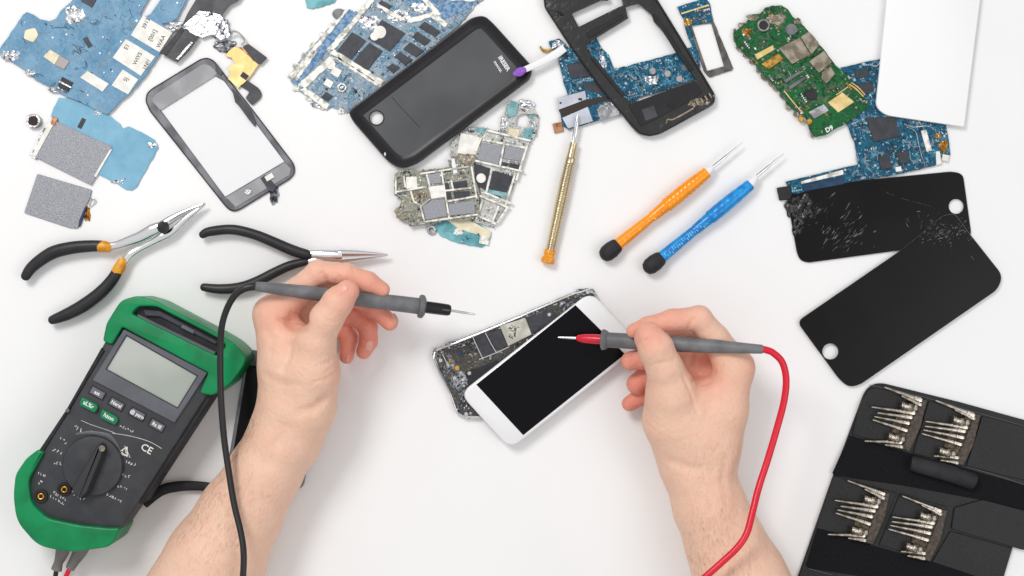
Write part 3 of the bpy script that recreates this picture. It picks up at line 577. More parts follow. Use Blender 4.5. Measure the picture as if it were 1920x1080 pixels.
M['shieldw'] = mat('pale_shield', C(206, 210, 220), .35, .35, col2=C(184, 188, 200), nscale=60, bump=.3, bscale=300)
t = Thing('connector_module', 'pale metal connector block under the corner of the black phone frame, near the gold screwdriver', 'connector module', (1090, 210))
mb = MB(); mb.prism([(1046, 184), (1098, 168), (1130, 178), (1158, 182), (1162, 214), (1112, 229), (1066, 243), (1054, 234)], 2.4, 3.4, .2); t.part('board', mb, 'pcbK')
mb = MB(); mb.prism([(1045, 184), (1097, 170), (1100, 186), (1047, 206)], 3.4, 4.4, .2); t.part('shield_can', mb, 'shieldw')
mb = MB(); mb.prism([(1054, 221), (1102, 200), (1112, 227), (1065, 241)], 3.4, 4.4, .2); t.part('shield_can', mb, 'shieldw')
M['darkbrown'] = mat('dark_brown_band', C(52, 42, 38), .4); mb = MB(); mb.prism([(1047, 206), (1101, 187), (1146, 178), (1148, 184), (1102, 200), (1054, 219)], 3.4, 3.9, .15); t.part('dark_band', mb, 'darkbrown')
mb = MB(); mb.prism([(1118, 204), (1158, 190), (1162, 214), (1126, 227)], 3.4, 4.6, .3); crumple(1142, 200, 18, 9, 3.8, 1.8, 111, 18, mb); t.part('connector', mb, 'silver')
mb = MB(); mb.prism([(1036, 232), (1054, 228), (1057, 246), (1040, 250)], .2, 2.2, .4); t.part('contact', mb, 'copper')
mb = MB(); mb.box(1051, 193, 4, 3, -20, 4.4, 4.7, mi=0); mb.box(1088, 186, 7, 4, 10, 4.4, 4.7, mi=0); t.part('cutout', mb, 'chipd')

t = Thing('phone_chassis', 'black plastic phone mid-frame with open windows, cut by the top edge', 'phone chassis', (1180, 100))
Of = rpoly([(1000, -60), (1200, -60), (1234, 0), (1277, 70), (1307, 120), (1342, 178), (1340, 195), (1325, 204), (1237, 252), (1215, 256), (1196, 250), (1184, 237), (1125, 165), (1060, 74), (1021, 14), (1018, -10)], [2, 2, 6, 6, 6, 14, 8, 6, 10, 10, 10, 6, 6, 6, 6, 6])
h1 = [(1072, 25), (1128, 0), (1160, -22), (1168, 9), (1085, 50)]; h2 = [(1098, 83), (1178, 34), (1173, 13), (1197, 6), (1222, 27), (1226, 40), (1256, 72), (1268, 88), (1270, 100), (1306, 150), (1200, 207), (1168, 180), (1130, 133), (1106, 100)]
M['frame'] = mat('moulded_black_plastic', C(34, 34, 36), .24, spec=.6, col2=C(24, 24, 26), nscale=60, bump=.8, bscale=130, bdist=.0012)
mb = MB(); mb.prism(Of, 3.8, 6.6, .8, [h1, h2]); t.part('frame', mb, 'frame')
mb = MB()
for a, b in (((1018, -20), (1023, 14)), ((1023, 14), (1062, 74)), ((1062, 74), (1127, 165)), ((1127, 165), (1186, 236)), ((1186, 236), (1200, 250)), ((1200, 250), (1218, 254)), ((1218, 254), (1237, 250)), ((1237, 250), (1322, 204)), ((1322, 204), (1338, 192)), ((1338, 192), (1339, 178)), ((1339, 178), (1304, 121)), ((1304, 121), (1274, 71)), ((1274, 71), (1230, 0))):
    mb.ptube([(*a, 6.6), (*b, 6.6)], 1.6, 8, 0, roundend=True)
M['chrome'] = mat('dark_chrome', C(130, 130, 134), .18, .9); t.part('trim', mb, 'blackg')
mb = MB(); mb.prism([(1222, 28), (1229, 26), (1262, 72), (1278, 98), (1300, 130), (1294, 134), (1266, 96), (1254, 76)], 6.6, 7.8, .4); mb.prism([(1100, 62), (1165, 26), (1170, 32), (1105, 72)], 6.6, 7.4, .3); mb.prism([(1108, 110), (1114, 106), (1172, 178), (1167, 182)], 6.6, 7.6, .3); t.part('inner_rib', mb, 'blackp')
mb = MB(); mb.prism([(1178, 196), (1300, 152), (1318, 172), (1300, 186), (1214, 232), (1200, 236)], 6.6, 7.3, .3); t.part('lower_panel', mb, 'blackp')
mb = MB(); mb.disc(1258, 197, 8, 7.3, 7.6, .1, ry=5); t.part('speaker_hole', mb, 'blackg')
mb = MB(); mb.box(1218, 212, 24, 22, -20, 7.2, 7.5, .1); t.part('square_pad', mb, 'flex')
mb = crumple(1310, 192, 22, 8, 6.2, 2.6, 121, 20); 
for i in range(5): mb.box(1300+i*8, 197-i*4.4, 3, 10, -30, 7.5, 9.2, .2)
mb.ptube([(1249, 232, 7), (1252, 224, 7.4), (1262, 224, 7.6), (1285, 212, 7.6), (1300, 203, 7.4)], 1.9, 7, 0, 4); t.part('antenna_contact', mb, 'tan')
mb = crumple(1050, 26, 9, 6, 6.4, 1.4, 122, 14); crumple(1130, -4, 12, 6, 6.4, 1.6, 123, 14, mb); t.part('melted_mark', mb, 'blackg')

t = Thing('circuit_board', 'narrow blue board with an empty rectangular grey frame, right of the black phone frame', 'circuit board', (1325, 75))
Q = [(1270, 13), (1322, -4), (1331, 6), (1335, 27), (1338, 40), (1375, 127), (1372, 132), (1330, 145), (1320, 133), (1306, 92), (1293, 52), (1278, 30)]
qh = [(1297, 48), (1334, 43), (1358, 124), (1326, 133)]
M['greym'] = mat('grey_cast_frame', C(112, 110, 106), .5, .3, col2=C(76, 75, 72), nscale=150, bump=.8, bscale=350, bdist=.0006)
mb = MB(); mb.prism(rag(Q, .6, 6, 61), .2, 1.8, .3, [qh]); t.part('frame', mb, 'greym')
mb = MB(); mb.prism(rag([(1270, 13), (1322, -4), (1331, 6), (1334, 27), (1336, 40), (1298, 48), (1292, 50), (1278, 30)], .6, 5, 3), 1.8, 2.6, .2); mb.prism(rag([(1284, 50), (1292, 49), (1303, 84), (1312, 112), (1308, 112), (1296, 82), (1288, 64)], .6, 5, 3), 1.8, 2.6, .2); t.part('board', mb, 'pcbK')
mb = MB(); mb.prism([(1277, 24), (1328, 8), (1329, 11), (1278, 27)], 2.6, 3.4, .2); t.part('contact_strip', mb, 'palegold')
mb = crumple(1290, 41, 8, 8, 2.4, 1.8, 131, 14); t.part('gold_contact', mb, 'gold')
t.part('small_components', scatter([(1300, 14), (1330, 8), (1334, 36), (1300, 44)], -15, 2.6, 40, 62, 1.5, 4, (2, 5, 4, 3, 1, 1)), PALM)

# ---------------- green board
M['pcbR'] = pcb('green_board', C(14, 98, 46), C(14, 70, 38), 55, 420, dens=.36, pal=[C(96, 118, 100), C(34, 54, 42), C(70, 100, 80), C(150, 140, 110)], nscale=60)
t = Thing('circuit_board', 'green phone circuit board with tan shields and a gold square', 'circuit board', (1500, 130))
R_ = [(1375, 68), (1382, 55), (1397, 45), (1410, 27), (1425, 25), (1435, 14), (1445, 11), (1465, 10), (1477, 17), (1487, 32), (1500, 42), (1520, 62), (1540, 87), (1567, 122), (1597, 150), (1620, 180), (1631, 195), (1625, 205), (1585, 232), (1545, 254), (1530, 257), (1520, 247), (1510, 220), (1477, 197), (1460, 170), (1442, 150), (1430, 140), (1410, 112), (1395, 100), (1380, 84)]
mb = MB(); mb.prism(rag(R_, .9, 5, 71), 2.6, 4.0, .2); t.part('board', mb, 'pcbR')
def can(q, m_, z0=4.0, z1=5.2, n_='shield_can', b=.3, r=2):
    mb = MB(); mb.prism(rpoly(q, r), z0, z1, b); t.part(n_, mb, m_)
can([(1460, 90), (1500, 70), (1520, 103), (1485, 120)], 'tan'); can([(1501, 69), (1516, 59), (1528, 70), (1536, 86), (1521, 102)], 'tan'); can([(1517, 115), (1545, 95), (1560, 117), (1536, 137)], 'tan')
can([(1541, 136), (1557, 124), (1566, 138), (1550, 157), (1540, 148)], 'tan', z1=4.8)
can([(1415, 102), (1450, 84), (1451, 94), (1420, 112)], 'palegold', n_='connector'); can([(1427, 120), (1460, 100), (1470, 110), (1442, 130)], 'gold', n_='connector')
can([(1508, 174), (1522, 165), (1533, 176), (1530, 186), (1518, 189)], 'chipd', n_='chip'); can([(1515, 210), (1545, 195), (1555, 207), (1527, 223)], 'silver'); can([(1552, 192), (1580, 173), (1602, 191), (1572, 211)], 'palegold', n_='gold_pad', r=1)
can([(1470, 150), (1500, 132), (1503, 137), (1473, 156)], 'bezel', n_='connector'); can([(1478, 162), (1508, 143), (1511, 148), (1482, 168)], 'bezel', n_='connector')
mb = MB(); mb.disc(1484, 55, 11, 4, 5.0, .4); t.part('round_pad', mb, 'bezel')
mb = MB(); mb.disc(1432, 47, 12, 4, 6.5, .6, hole=8); t.part('camera_ring', mb, 'silver')
mb = MB(); mb.disc(1432, 47, 8, 4, 5.6, .4); t.part('lens', mb, 'brown')
mb = crumple(1400, 60, 9, 8, 4, 2.6, 141, 14); mb.disc(1502, 223, 6, 4, 5.5, .6); mb.disc(1518, 228, 6, 4, 5.5, .6); t.part('gold_contact', mb, 'gold')
mb = crumple(1456, 36, 18, 10, 4, 1.6, 142, 20); crumple(1495, 40, 7, 6, 4, 2, 143, 12, mb); crumple(1412, 33, 12, 6, 3.8, 1.8, 144, 14, mb); t.part('torn_solder', mb, 'tan')
mb = MB(); mb.ptube([(1592, 158, 4.6), (1604, 166, 4.8), (1619, 181, 4.6)], 1.6, 7, 0, 3); mb.ptube([(1596, 155, 4.6), (1608, 163, 4.8), (1622, 178, 4.6)], 1.3, 7, 0, 3); mb.ptube([(1470, 170, 4.4), (1490, 195, 4.6), (1506, 213, 4.4)], 1.3, 7, 0, 3); mb.ptube([(1568, 178, 4.4), (1590, 163, 4.6)], 1, 7, 0, 2); t.part('gold_rail', mb, 'palegold')
mb = MB()
for i, q in enumerate([(1378, 74), (1386, 90), (1398, 102), (1408, 114), (1420, 130), (1432, 144), (1444, 154), (1452, 164), (1464, 178), (1478, 200), (1492, 212), (1522, 252), (1377, 62), (1390, 50)]): crumple(q[0]+1, q[1]-1, 3.5+(i*7%4), 7+(i*5%5), 2.6, 1.7, 150+i, 10, mb)
t.part('ragged_edge', mb, 'tan')
mb = MB(); text(mb, 'D9', 1555, 242, -28, 9, 4.0, bold=.03); t.part('printed_mark', mb, 'white')
avR = [[(1460, 90), (1516, 59), (1536, 86), (1485, 120)], [(1517, 115), (1545, 95), (1560, 117), (1536, 137)], [(1552, 192), (1580, 173), (1602, 191), (1572, 211)], [(1427, 120), (1460, 100), (1470, 110), (1442, 130)], [(1530, 257), (1630, 205), (1600, 180), (1560, 215), (1515, 225)]]
M['gdark'] = mat('dark_green_part', C(40, 60, 48), .4)
tracks(t, R_, 58, 4.1, 130, 505, ['trackgr', 'trackgr', 'gdark', 'tan'], avR)
t.part('small_components', scatter(R_, 55, 4.0, 170, 72, 1.5, 5, (1, 2, 4, 2, 4, 2), avR, (.2, .9)), PALM)

# ---------------- right blue board
t = Thing('circuit_board', 'deep blue board with large black chip, between the green board and the cracked black screen', 'circuit board', (1650, 260))
M['pcbT'] = pcb('ocean_blue_board', C(6, 90, 118), C(4, 60, 84), -10, 520, dens=.5, pal=PB, nscale=110)
T_ = [(1575, 127), (1655, 109), (1700, 150), (1774, 235), (1779, 262), (1782, 290), (1762, 300), (1753, 311), (1678, 328), (1555, 348), (1497, 363), (1484, 363), (1473, 341), (1609, 308), (1603, 270), (1585, 225), (1600, 190)]
mb = MB(); mb.prism(rag(T_, .6, 7, 81), 1.0, 2.2, .15); t.part('board', mb, 'pcbT')
ch = [[(1624, 220), (1678, 219), (1687, 255), (1638, 266)], [(1603, 133), (1626, 129), (1629, 143), (1606, 147)], [(1603, 159), (1632, 152), (1639, 170), (1615, 178)], [(1648, 294), (1667, 289), (1672, 314), (1652, 318)], [(1680, 288), (1704, 282), (1707, 302), (1690, 308)]]
for q in ch: can(q, 'chip', 2.2, 3.3, 'chip', .15, 1)
can([(1727, 245), (1737, 243), (1748, 282), (1738, 285)], 'rim', 2.2, 3.6, 'connector'); can([(1502, 340), (1581, 318), (1582, 327), (1503, 345)], 'rim', 2.2, 3.6, 'connector')
M['navyb'] = mat('navy_band', C(24, 52, 80), .35, col2=C(36, 70, 100), nscale=120, bump=.5); can([(1504, 347), (1582, 330), (1583, 345), (1508, 359)], 'navyb', 2.2, 3.0, 'connector_body')
mb = crumple(1769, 274, 9, 13, 2, 3, 161, 16); crumple(1758, 255, 8, 6, 2, 1.6, 162, 12, mb); t.part('gold_contact', mb, 'gold')
mb = MB(); mb.box(1773, 296, 12, 12, 10, 1.5, 3.4, .4); mb.prism([(1755, 284), (1762, 283), (1766, 306), (1756, 310)], 1.5, 3.0, .3); mb.box(1685, 317, 11, 9, -10, 2.2, 3.4, .3); t.part('white_pad', mb, 'sticker')
mb = MB(); mb.ptube([(1632, 122, 2.6), (1644, 124, 2.8), (1650, 116, 2.6)], 1.5, 7, 0, 4); mb.ptube([(1700, 238, 2.4), (1716, 246, 2.4), (1722, 268, 2.4), (1730, 300, 2.4)], .8, 5, 0, 4); mb.ptube([(1695, 232, 2.4), (1712, 238, 2.4), (1740, 236, 2.4), (1752, 244, 2.4)], .8, 5, 0, 4); t.part('silver_trace', mb, 'silver')
t.part('small_components', scatter(T_, -10, 2.2, 280, 82, 1.5, 5, (3, 5, 3, 3, 1, 0), ch+[[(1500, 338), (1583, 317), (1584, 345), (1506, 362)], [(1690, 228), (1760, 236), (1745, 300), (1712, 300)]], (.2, .7)), PALT)
tracks(t, T_, -10, 2.3, 170, 504, ['track', 'track', 'trackg', 'trackd'], ch+[[(1500, 338), (1583, 317), (1584, 345), (1506, 362)]])

# ---------------- white cover
t = Thing('phone_back_cover', 'plain white phone cover lying over the blue board in the top right', 'phone cover', (1740, 100))
U_ = rpoly([(1668, -60), (1842, -60), (1838, 0), (1808, 238), (1660, 216), (1642, 200), (1660, 30)], [2, 2, 8, 3, 12, 14, 8])
M['whitec'] = mat('satin_white_cover', (.88, .88, .89, 1), .55, spec=.25)
mb = MB(); mb.loft(U_, [(0, 4.0), (0, 5.6), (.35, 6.2), (.9, 6.4)]); t.part('shell', mb, 'whitec')

# ---------------- black screens
M['screen'] = mat('screen_glass', C(10, 10, 12), .26, col2=C(13, 13, 15), nscale=20, spec=.17)
M['rimw'] = mat('pale_halo_edge', C(150, 150, 152), .4)  # pale layer added to draw the bright halo around the black screens
t = Thing('phone_screen', 'cracked black phone screen with round button hole and damaged left corner', 'phone screen', (1650, 405))
V_ = rpoly([(1473, 357), (1480, 349), (1560, 343), (1786, 321), (1806, 326), (1821, 434), (1819, 447), (1700, 468), (1514, 493), (1500, 488), (1494, 474)], [2, 3, 2, 14, 16, 4, 6, 2, 12, 8, 6])
hv = [(1793+14*math.cos(a*math.pi/14), 387+14*math.sin(a*math.pi/14)) for a in range(28)]
rn = inset([Vector(a) for a in V_], 1.0); 
mb = MB(); mb.prism(V_, .6, 1.2, .1, [hv]); t.part('halo_edge', mb, 'rimw')  # added lower layer, peeks out as a pale halo line
V2 = [tuple(a) for a in inset([Vector(a) for a in (V_ if area2(V_) > 0 else V_[::-1])], .6)]
mb = MB(); mb.prism(V2, 1.2, 2.1, .1, [hv]); t.part('glass', mb, 'screen')
mb = MB(); rnd = random.Random(77)
for i in range(60):
    cxx, cyy = rnd.choice(((1560, 440), (1590, 415), (1575, 460), (1540, 400), (1600, 440), (1750, 425), (1790, 430)))
    x = rnd.gauss(cxx, 9); y = rnd.gauss(cyy, 8); a = rnd.gauss(-.75, .15); l = rnd.uniform(6, 15); x1 = x+math.cos(a)*l; y1 = y+math.sin(a)*l
    if inpoly(x, y, V2) and inpoly(x1, y1, V2) and math.hypot(x1-1793, y1-387) > 20 and math.hypot(x-1793, y-387) > 20: mb.ptube([(x, y, 2.14), ((x+x1)/2+rnd.uniform(-1, 1), (y+y1)/2, 2.2), (x1, y1, 2.14)], [.1, rnd.uniform(.2, .7), .1], 4)
for i in range(120):
    k = rnd.random()
    if k < .45: x = rnd.gauss(1580, 28); y = rnd.gauss(430, 24); a = rnd.gauss(-.7, .35)
    elif k < .62: x = rnd.gauss(1520, 16); y = rnd.gauss(380, 22); a = rnd.gauss(-.7, .6)
    else: x = rnd.gauss(1770, 30); y = rnd.gauss(425, 12); a = rnd.gauss(-.5, .8)
    l = rnd.uniform(1.5, 7) if rnd.random() < .85 else rnd.uniform(8, 16)
    x1 = x+math.cos(a)*l; y1 = y+math.sin(a)*l; z = 2.14
    if inpoly(x, y, V2) and inpoly(x1, y1, V2) and math.hypot(x-1793, y-387) > 18 and math.hypot(x1-1793, y1-387) > 15: mb.ptube([(x, y, z), ((x+x1)/2+rnd.uniform(-.6, .6), (y+y1)/2, z+.05), (x1, y1, z)], rnd.choice((.2, .28, .4, .75)), 4)
mb.ptube([(1690, 372, 2.14), (1720, 380, 2.14), (1750, 388, 2.14)], .14, 4, 0, 3); mb.ptube([(1662, 360, 2.14), (1668, 364, 2.14), (1676, 366, 2.14)], .3, 4, 0, 3)
M['crack'] = mat('glass_crack', C(150, 148, 142), .3, .3, col2=C(60, 60, 62), nscale=250); t.part('cracks', mb, 'crack')
mb = MB(); mb.prism(rpoly([(1457, 352), (1482, 348), (1486, 362), (1482, 374), (1462, 376)], 2), .3, 3.2, .5); t.part('connector', mb, 'blackp')
mb = crumple(1500, 388, 26, 24, 1.6, 3.6, 171, 34); crumple(1496, 420, 12, 26, 1.6, 2.0, 172, 22, mb); M['smash'] = mat('smashed_black_glass', C(44, 44, 47), .18, 0, col2=C(26, 26, 28), nscale=200, bump=1, bscale=500, bdist=.001, coat=.4); t.part('smashed_corner', mb, 'smash')
t = Thing('phone_screen', 'intact matte black phone screen overlapping the cracked one, round hole at its lower left', 'phone screen', (1688, 563))
W_ = rpoly([(1494, 603), (1692, 467), (1768, 404), (1790, 400), (1812, 430), (1880, 516), (1872, 542), (1612, 722), (1592, 726), (1574, 712)], [14, 2, 8, 8, 2, 16, 16, 14, 10, 12])
hw = [(1557+15*math.cos(a*math.pi/14), 659+15*math.sin(a*math.pi/14)) for a in range(28)]
W2 = [tuple(a) for a in inset([Vector(a) for a in (W_ if area2(W_) > 0 else W_[::-1])], .35)]
mb = MB(); mb.prism(W_, 2.3, 2.9, .1, [hw]); t.part('halo_edge', mb, 'rimw')  # added halo layer, just wider than the glass above
mb = MB(); mb.prism(W2, 2.9, 3.7, .1, [hw]); t.part('glass', mb, 'screen')
mb = MB()
for i in range(150):
    x = rnd.gauss(1768, 26); y = rnd.gauss(436, 12); a = rnd.gauss(-.5, .7); l = rnd.uniform(1.5, 6); x1 = x+math.cos(a)*l; y1 = y+math.sin(a)*l
    if inpoly(x, y, W2) and inpoly(x1, y1, W2): mb.ptube([(x, y, 3.72), (x1, y1, 3.74)], rnd.choice((.25, .35, .45, .6)), 4)
mb.ptube([(1820, 480, 3.72), (1827, 487, 3.72)], .6, 4); t.part('scratches', mb, 'crack')

# ================================================================== opened phone and white phone
t = Thing('opened_phone', 'opened phone chassis with exposed dark innards lying under the white phone', 'phone', (960, 665))
Y_ = [(810, 665), (815, 655), (837, 646), (900, 621), (969, 593), (1079, 546), (1101, 540), (1114, 546), (1135, 580), (1120, 640), (960, 770), (896, 784), (868, 782), (855, 775), (843, 740), (821, 696)]
M['inn'] = pcb('dark_phone_innards', C(82, 80, 76), C(50, 49, 48), -22, 480, dens=.5, pal=[C(150, 150, 150), C(28, 28, 30), C(96, 92, 86), C(120, 108, 84)], nscale=120, rough=.28)
mb = MB(); mb.prism(rpoly(rag(Y_, .5, 9, 91), 1), .3, 4.6, .5); t.part('chassis', mb, 'silver')
Y2 = [tuple(a) for a in inset([Vector(a) for a in (Y_ if area2(Y_) > 0 else Y_[::-1])], 4)]
mb = MB(); mb.prism(Y2, 4.6, 5.0, .1); t.part('logic_board', mb, 'inn')
cy = [([(889, 630), (907, 626), (928, 665), (904, 671)], 'chip'), ([(915, 624), (937, 618), (951, 648), (930, 655)], 'chip'), ([(985, 597), (1032, 580), (1047, 595), (997, 627)], 'chip'), ([(845, 660), (884, 646), (900, 672), (862, 690)], 'inn'), ([(872, 700), (930, 676), (950, 690), (885, 735)], 'chipd')]
for q, mm in cy: mb = MB(); mb.prism(q, 5.0, 5.9, .15); t.part('chip', mb, mm)
mb = MB(); mb.prism([(937, 611), (985, 596), (997, 627), (953, 649)], 5.0, 6.2, .2, mi=0)
for i in range(8): scribble(mb, 963+rnd.uniform(-6, 6), 623+rnd.uniform(-10, 10), 16, 8, rnd.uniform(-60, 30), 6.25, 200+i, 2, 1, .55)
M['labelgrey'] = mat('grey_foil_label', C(206, 203, 192), .4, .2, col2=C(176, 173, 162), nscale=120, bump=.4); t.part('battery_connector', mb, ['labelgrey', 'chipd'])
mb = MB()
for (a, b) in [((838, 650), (970, 596)), ((972, 595), (1078, 549)), ((884, 626), (906, 674)), ((910, 624), (930, 660)), ((830, 664), (842, 688)), ((898, 674), (955, 650)), ((935, 616), (985, 598))]: mb.ptube([(*a, 5.3), ((a[0]+b[0])/2, (a[1]+b[1])/2+1, 5.6), (*b, 5.3)], 1.5, 6, 0, 3)
t.part('silver_rail', mb, 'silvers')
mb = crumple(1062, 572, 14, 9, 5, 2.2, 181, 18); crumple(1098, 547, 16, 6, 4.6, 2, 182, 16, mb); crumple(862, 710, 14, 14, 5, 2.5, 183, 20, mb); crumple(842, 690, 14, 10, 5, 1.8, 184, 18, mb); crumple(866, 752, 10, 20, 4.5, 2.5, 185, 20, mb); crumple(882, 776, 14, 8, 4, 2, 186, 16, mb); crumple(822, 662, 10, 9, 4.6, 1.6, 187, 14, mb); crumple(858, 645, 20, 6, 4.6, 1.4, 188, 16, mb); t.part('screw_bracket', mb, 'crumpled')
mb = MB(); 
for x, y in ((852, 709), (868, 712), (880, 700), (826, 676), (1030, 590), (1102, 548), (874, 776)): mb.disc(x, y, 4, 5, 6.8, .5)
t.part('screw', mb, 'silvers')
mb = MB(); mb.disc(857, 690, 5, 5, 6.2, .3, mi=0); mb.box(862, 662, 7, 6, 20, 5.8, 6.6, mi=1); t.part('gold_contact', mb, ['gold', 'navyb'])
t.part('small_components', scatter(Y2, -22, 5.0, 230, 92, 1.5, 5, (1, 5, 5, 3, 2, 1), [c_[0] for c_ in cy]+[[(937, 611), (985, 596), (997, 627), (953, 649)]], (.2, 1.0)), PALM)

tracks(t, Y2, -22, 5.15, 150, 506, ['silver', 'trackg', 'trackd', 'tan'], [c_[0] for c_ in cy]+[[(937, 611), (985, 596), (997, 627), (953, 649)]], (.4, .8), (3, 9))
mb = MB(); edge = [(815, 660), (812, 672), (822, 698), (845, 740), (857, 774), (872, 782), (900, 782)]
for a_, b_ in zip(edge, edge[1:]): mb.ptube([(*a_, 5.2), (*b_, 5.2)], 2.0, 8)
for a_, b_ in zip([(818, 657), (900, 625), (975, 594), (1078, 550), (1104, 543)], [(900, 625), (975, 594), (1078, 550), (1104, 543), (1116, 552)]): mb.ptube([(*a_, 5.2), (*b_, 5.2)], 1.8, 8)
t.part('bright_rim', mb, 'silvers')
t = Thing('smartphone', 'white smartphone with black screen and blank bezels, lying across the opened phone', 'phone', (1030, 695))
Z_ = rpoly([(862, 738), (1108, 546), (1202, 648), (957, 842)], [24, 26, 22, 24], 8)
mb = MB(); mb.loft(Z_, [(1.0, 6.6), (.3, 7.4), (0, 9), (0, 11.4), (.4, 12.6), (1.2, 13.2)], zref=11); t.part('body', mb, 'white')
mb = MB(); mb.prism([(893, 721), (1079, 572), (1172, 664), (981, 816)], 13.1, 13.4, .05); M['screenb'] = mat('deep_black_screen', C(8, 8, 12), .2, spec=.14); t.part('screen', mb, 'screenb')

# ================================================================== screwdrivers
def rev(mb, p0, p1, prof, seg=24, mi=0, squash=1):
    """prof: (t, radius px) along the straight line p0 -> p1 (px,py,z mm)"""
    mb.ptube([(p0[0]+(p1[0]-p0[0])*t_, p0[1]+(p1[1]-p0[1])*t_, p0[2]+(p1[2]-p0[2])*t_) for t_, r in prof], [r for t_, r in prof], seg, mi, squash=squash)
M['goldh'] = mat('brass_handle', C(214, 196, 158), .2, 1, col2=C(196, 180, 150), nscale=60, bump=.2)
t = Thing('screwdriver', 'slim gold knurled precision screwdriver with a yellow end cap', 'screwdriver', (1055, 360))
mb = MB(); pr = []
for i in range(200):
    u = i/199; base = 7.5 if u < .05 else (7.5+3*min(1, (u-.05)/.3) if u < .5 else 10.5-1.2*(u-.5)/.5)
    pr.append((u, base+.75*math.sin(i*1.35)*(u > .2)))
rev(mb, (1076, 268, 6), (1032, 470, 5.2), pr); t.part('handle', mb, 'goldh', angle=60)
mb = MB(); rev(mb, (1071, 296, 5.9), (1068, 308, 5.8), [(0, 9.4), (.1, 10), (.3, 9.2), (.5, 10), (.7, 9.2), (.9, 10), (1, 9.4)]); t.part('collar', mb, 'goldh')
mb = MB(); rev(mb, (1084, 214, 8), (1075, 270, 6), [(0, 1.2), (.12, 2.6), (.3, 4), (.6, 4.4), (.92, 3.4), (1, 5.5)], squash=.6); t.part('blade', mb, 'silvers')
M['yellow'] = mat('amber_plastic', C(236, 160, 24), .3, col2=C(214, 132, 14), nscale=120, coat=.4)
mb = MB(); rev(mb, (1032, 468, 5.2), (1026, 494, 5.0), [(0, 8), (.05, 10.6), (.3, 11.4), (.34, 9.8), (.5, 9.6), (.6, 12.6), (.95, 12.8), (1, 11)]); t.part('end_cap', mb, 'yellow')
def driver(tip, sh, col, grip, neck, end, cap, mname, cr, group, label, facets, rings):
    t = Thing('screwdriver', label, 'screwdriver', ((tip[0]+end[0])/2, (tip[1]+end[1])/2), 0, group)
    mb = MB(); rev(mb, (*tip, 7), (*sh, 7.2), [(0, .5), (.05, 1.0), (.3, 2.2), (.5, 1.9), (.55, 2.9), (1, 3.4)], 10, squash=.8); t.part('blade', mb, 'silvers')
    mb = MB(); rev(mb, (*sh, 7.2), (*col, 7.2), [(0, 4), (.15, 6.5), (.8, 8.4), (1, 8.4)], 18); t.part('collar', mb, 'white')
    mb = MB(); pr = []; n = 70
    for i in range(n):
        u = i/(n-1); b = 10.5+2.8*math.sin(min(1, u/.40)*math.pi*.62)/1.0 if u < .46 else 11.4-2.4*min(1, (u-.46)/.25) if u < .62 else 9+2.4*(u-.62)/.38
        if u < .46 and rings: b += .7*math.sin(i*2.1)
        if u < .46 and not rings: b += .25*math.sin(i*1.3)
        pr.append((u, b))
    rev(mb, (*col, 7.2), (*end, 6.4), pr, 26); 
    h = t.part('handle', mb, mname, angle=60)
    rnd = random.Random(5); mb = MB(); dx, dy = end[0]-col[0], end[1]-col[1]; L = math.hypot(dx, dy); ux, uy = dx/L, dy/L; nx, ny = -uy, ux
    for i in range(facets):
        u = .5+.48*i/facets; s_ = rnd.uniform(-1, 5)*(-1 if nx*1+ny < 0 else 1)
        x = col[0]+dx*u+nx*s_; y = col[1]+dy*u+ny*s_; zz = 7.0+math.sqrt(max(0, 9.6**2-s_*s_))*.45*1.0
        mb.box(x, y, rnd.uniform(4, 8), rnd.uniform(1.2, 2.4), math.degrees(math.atan2(ny, nx))+rnd.uniform(-20, 20), zz-.6, zz+.15, .1)
    if facets: t.part('printed_mark', mb, cr)
    mb = MB(); rev(mb, (end[0]-ux*2, end[1]-uy*2, 6.8), (*cap, 6.8), [(0, 11.5), (.1, 14), (.4, 16.2), (.7, 15.6), (.9, 11.5), (.98, 5), (1, .5)], 26); t.part('end_cap', mb, 'rubber')
M['orange'] = mat('orange_plastic', C(250, 152, 0), .2, col2=C(244, 138, 0), nscale=90, nmin=.45, coat=.25, bump=.3, bscale=500)
M['blue'] = mat('blue_plastic', C(0, 146, 218), .3, col2=C(0, 118, 196), nscale=150, coat=.2, bump=.3, bscale=500)
M['mko'] = mat('ochre_fleck', C(250, 190, 90), .3); M['mkb'] = mat('pale_blue_print', C(120, 196, 240), .3)
driver((1393, 267), (1337, 313), (1326, 323), None, None, (1158, 459), (1127, 484), 'orange', 'mko', 'precision screwdrivers with black caps', 'orange precision screwdriver with ribbed grip and black round end', 9, True)
driver((1470, 288), (1419, 330), (1407, 346), None, None, (1240, 483), (1208, 508), 'blue', 'mkb', 'precision screwdrivers with black caps', 'bright blue precision screwdriver with smooth grip and black round end', 22, False)

# ================================================================== pliers
M['grip'] = mat('black_dipped_grip', C(42, 42, 45), .42, col2=C(34, 34, 37), nscale=60, bump=.4, bscale=1500, bdist=.0001)
M['amber'] = mat('amber_grip_end', C(226, 160, 50), .35, col2=C(196, 126, 30), nscale=140, bump=.4)
t = Thing('pliers', 'open long-nose pliers with black and amber grips, above the green multimeter', 'pliers', (210, 490))
mb = MB(); mb.ptube([(48, 518, 8), (62, 499, 8), (96, 475, 8.5), (132, 465, 9), (168, 461.5, 9), (192, 461, 9)], [9, 11, 12.5, 12, 11.2, 10], 20, 0, 5, .8, True); t.part('grip', mb, 'grip')
mb = MB(); mb.ptube([(98, 600, 8), (126, 589, 8), (156, 573, 8.5), (188, 549, 9), (210, 525, 9), (222, 505, 9)], [8.5, 11.5, 12.6, 12.2, 11.2, 10], 20, 0, 5, .8, True); t.part('grip', mb, 'grip')
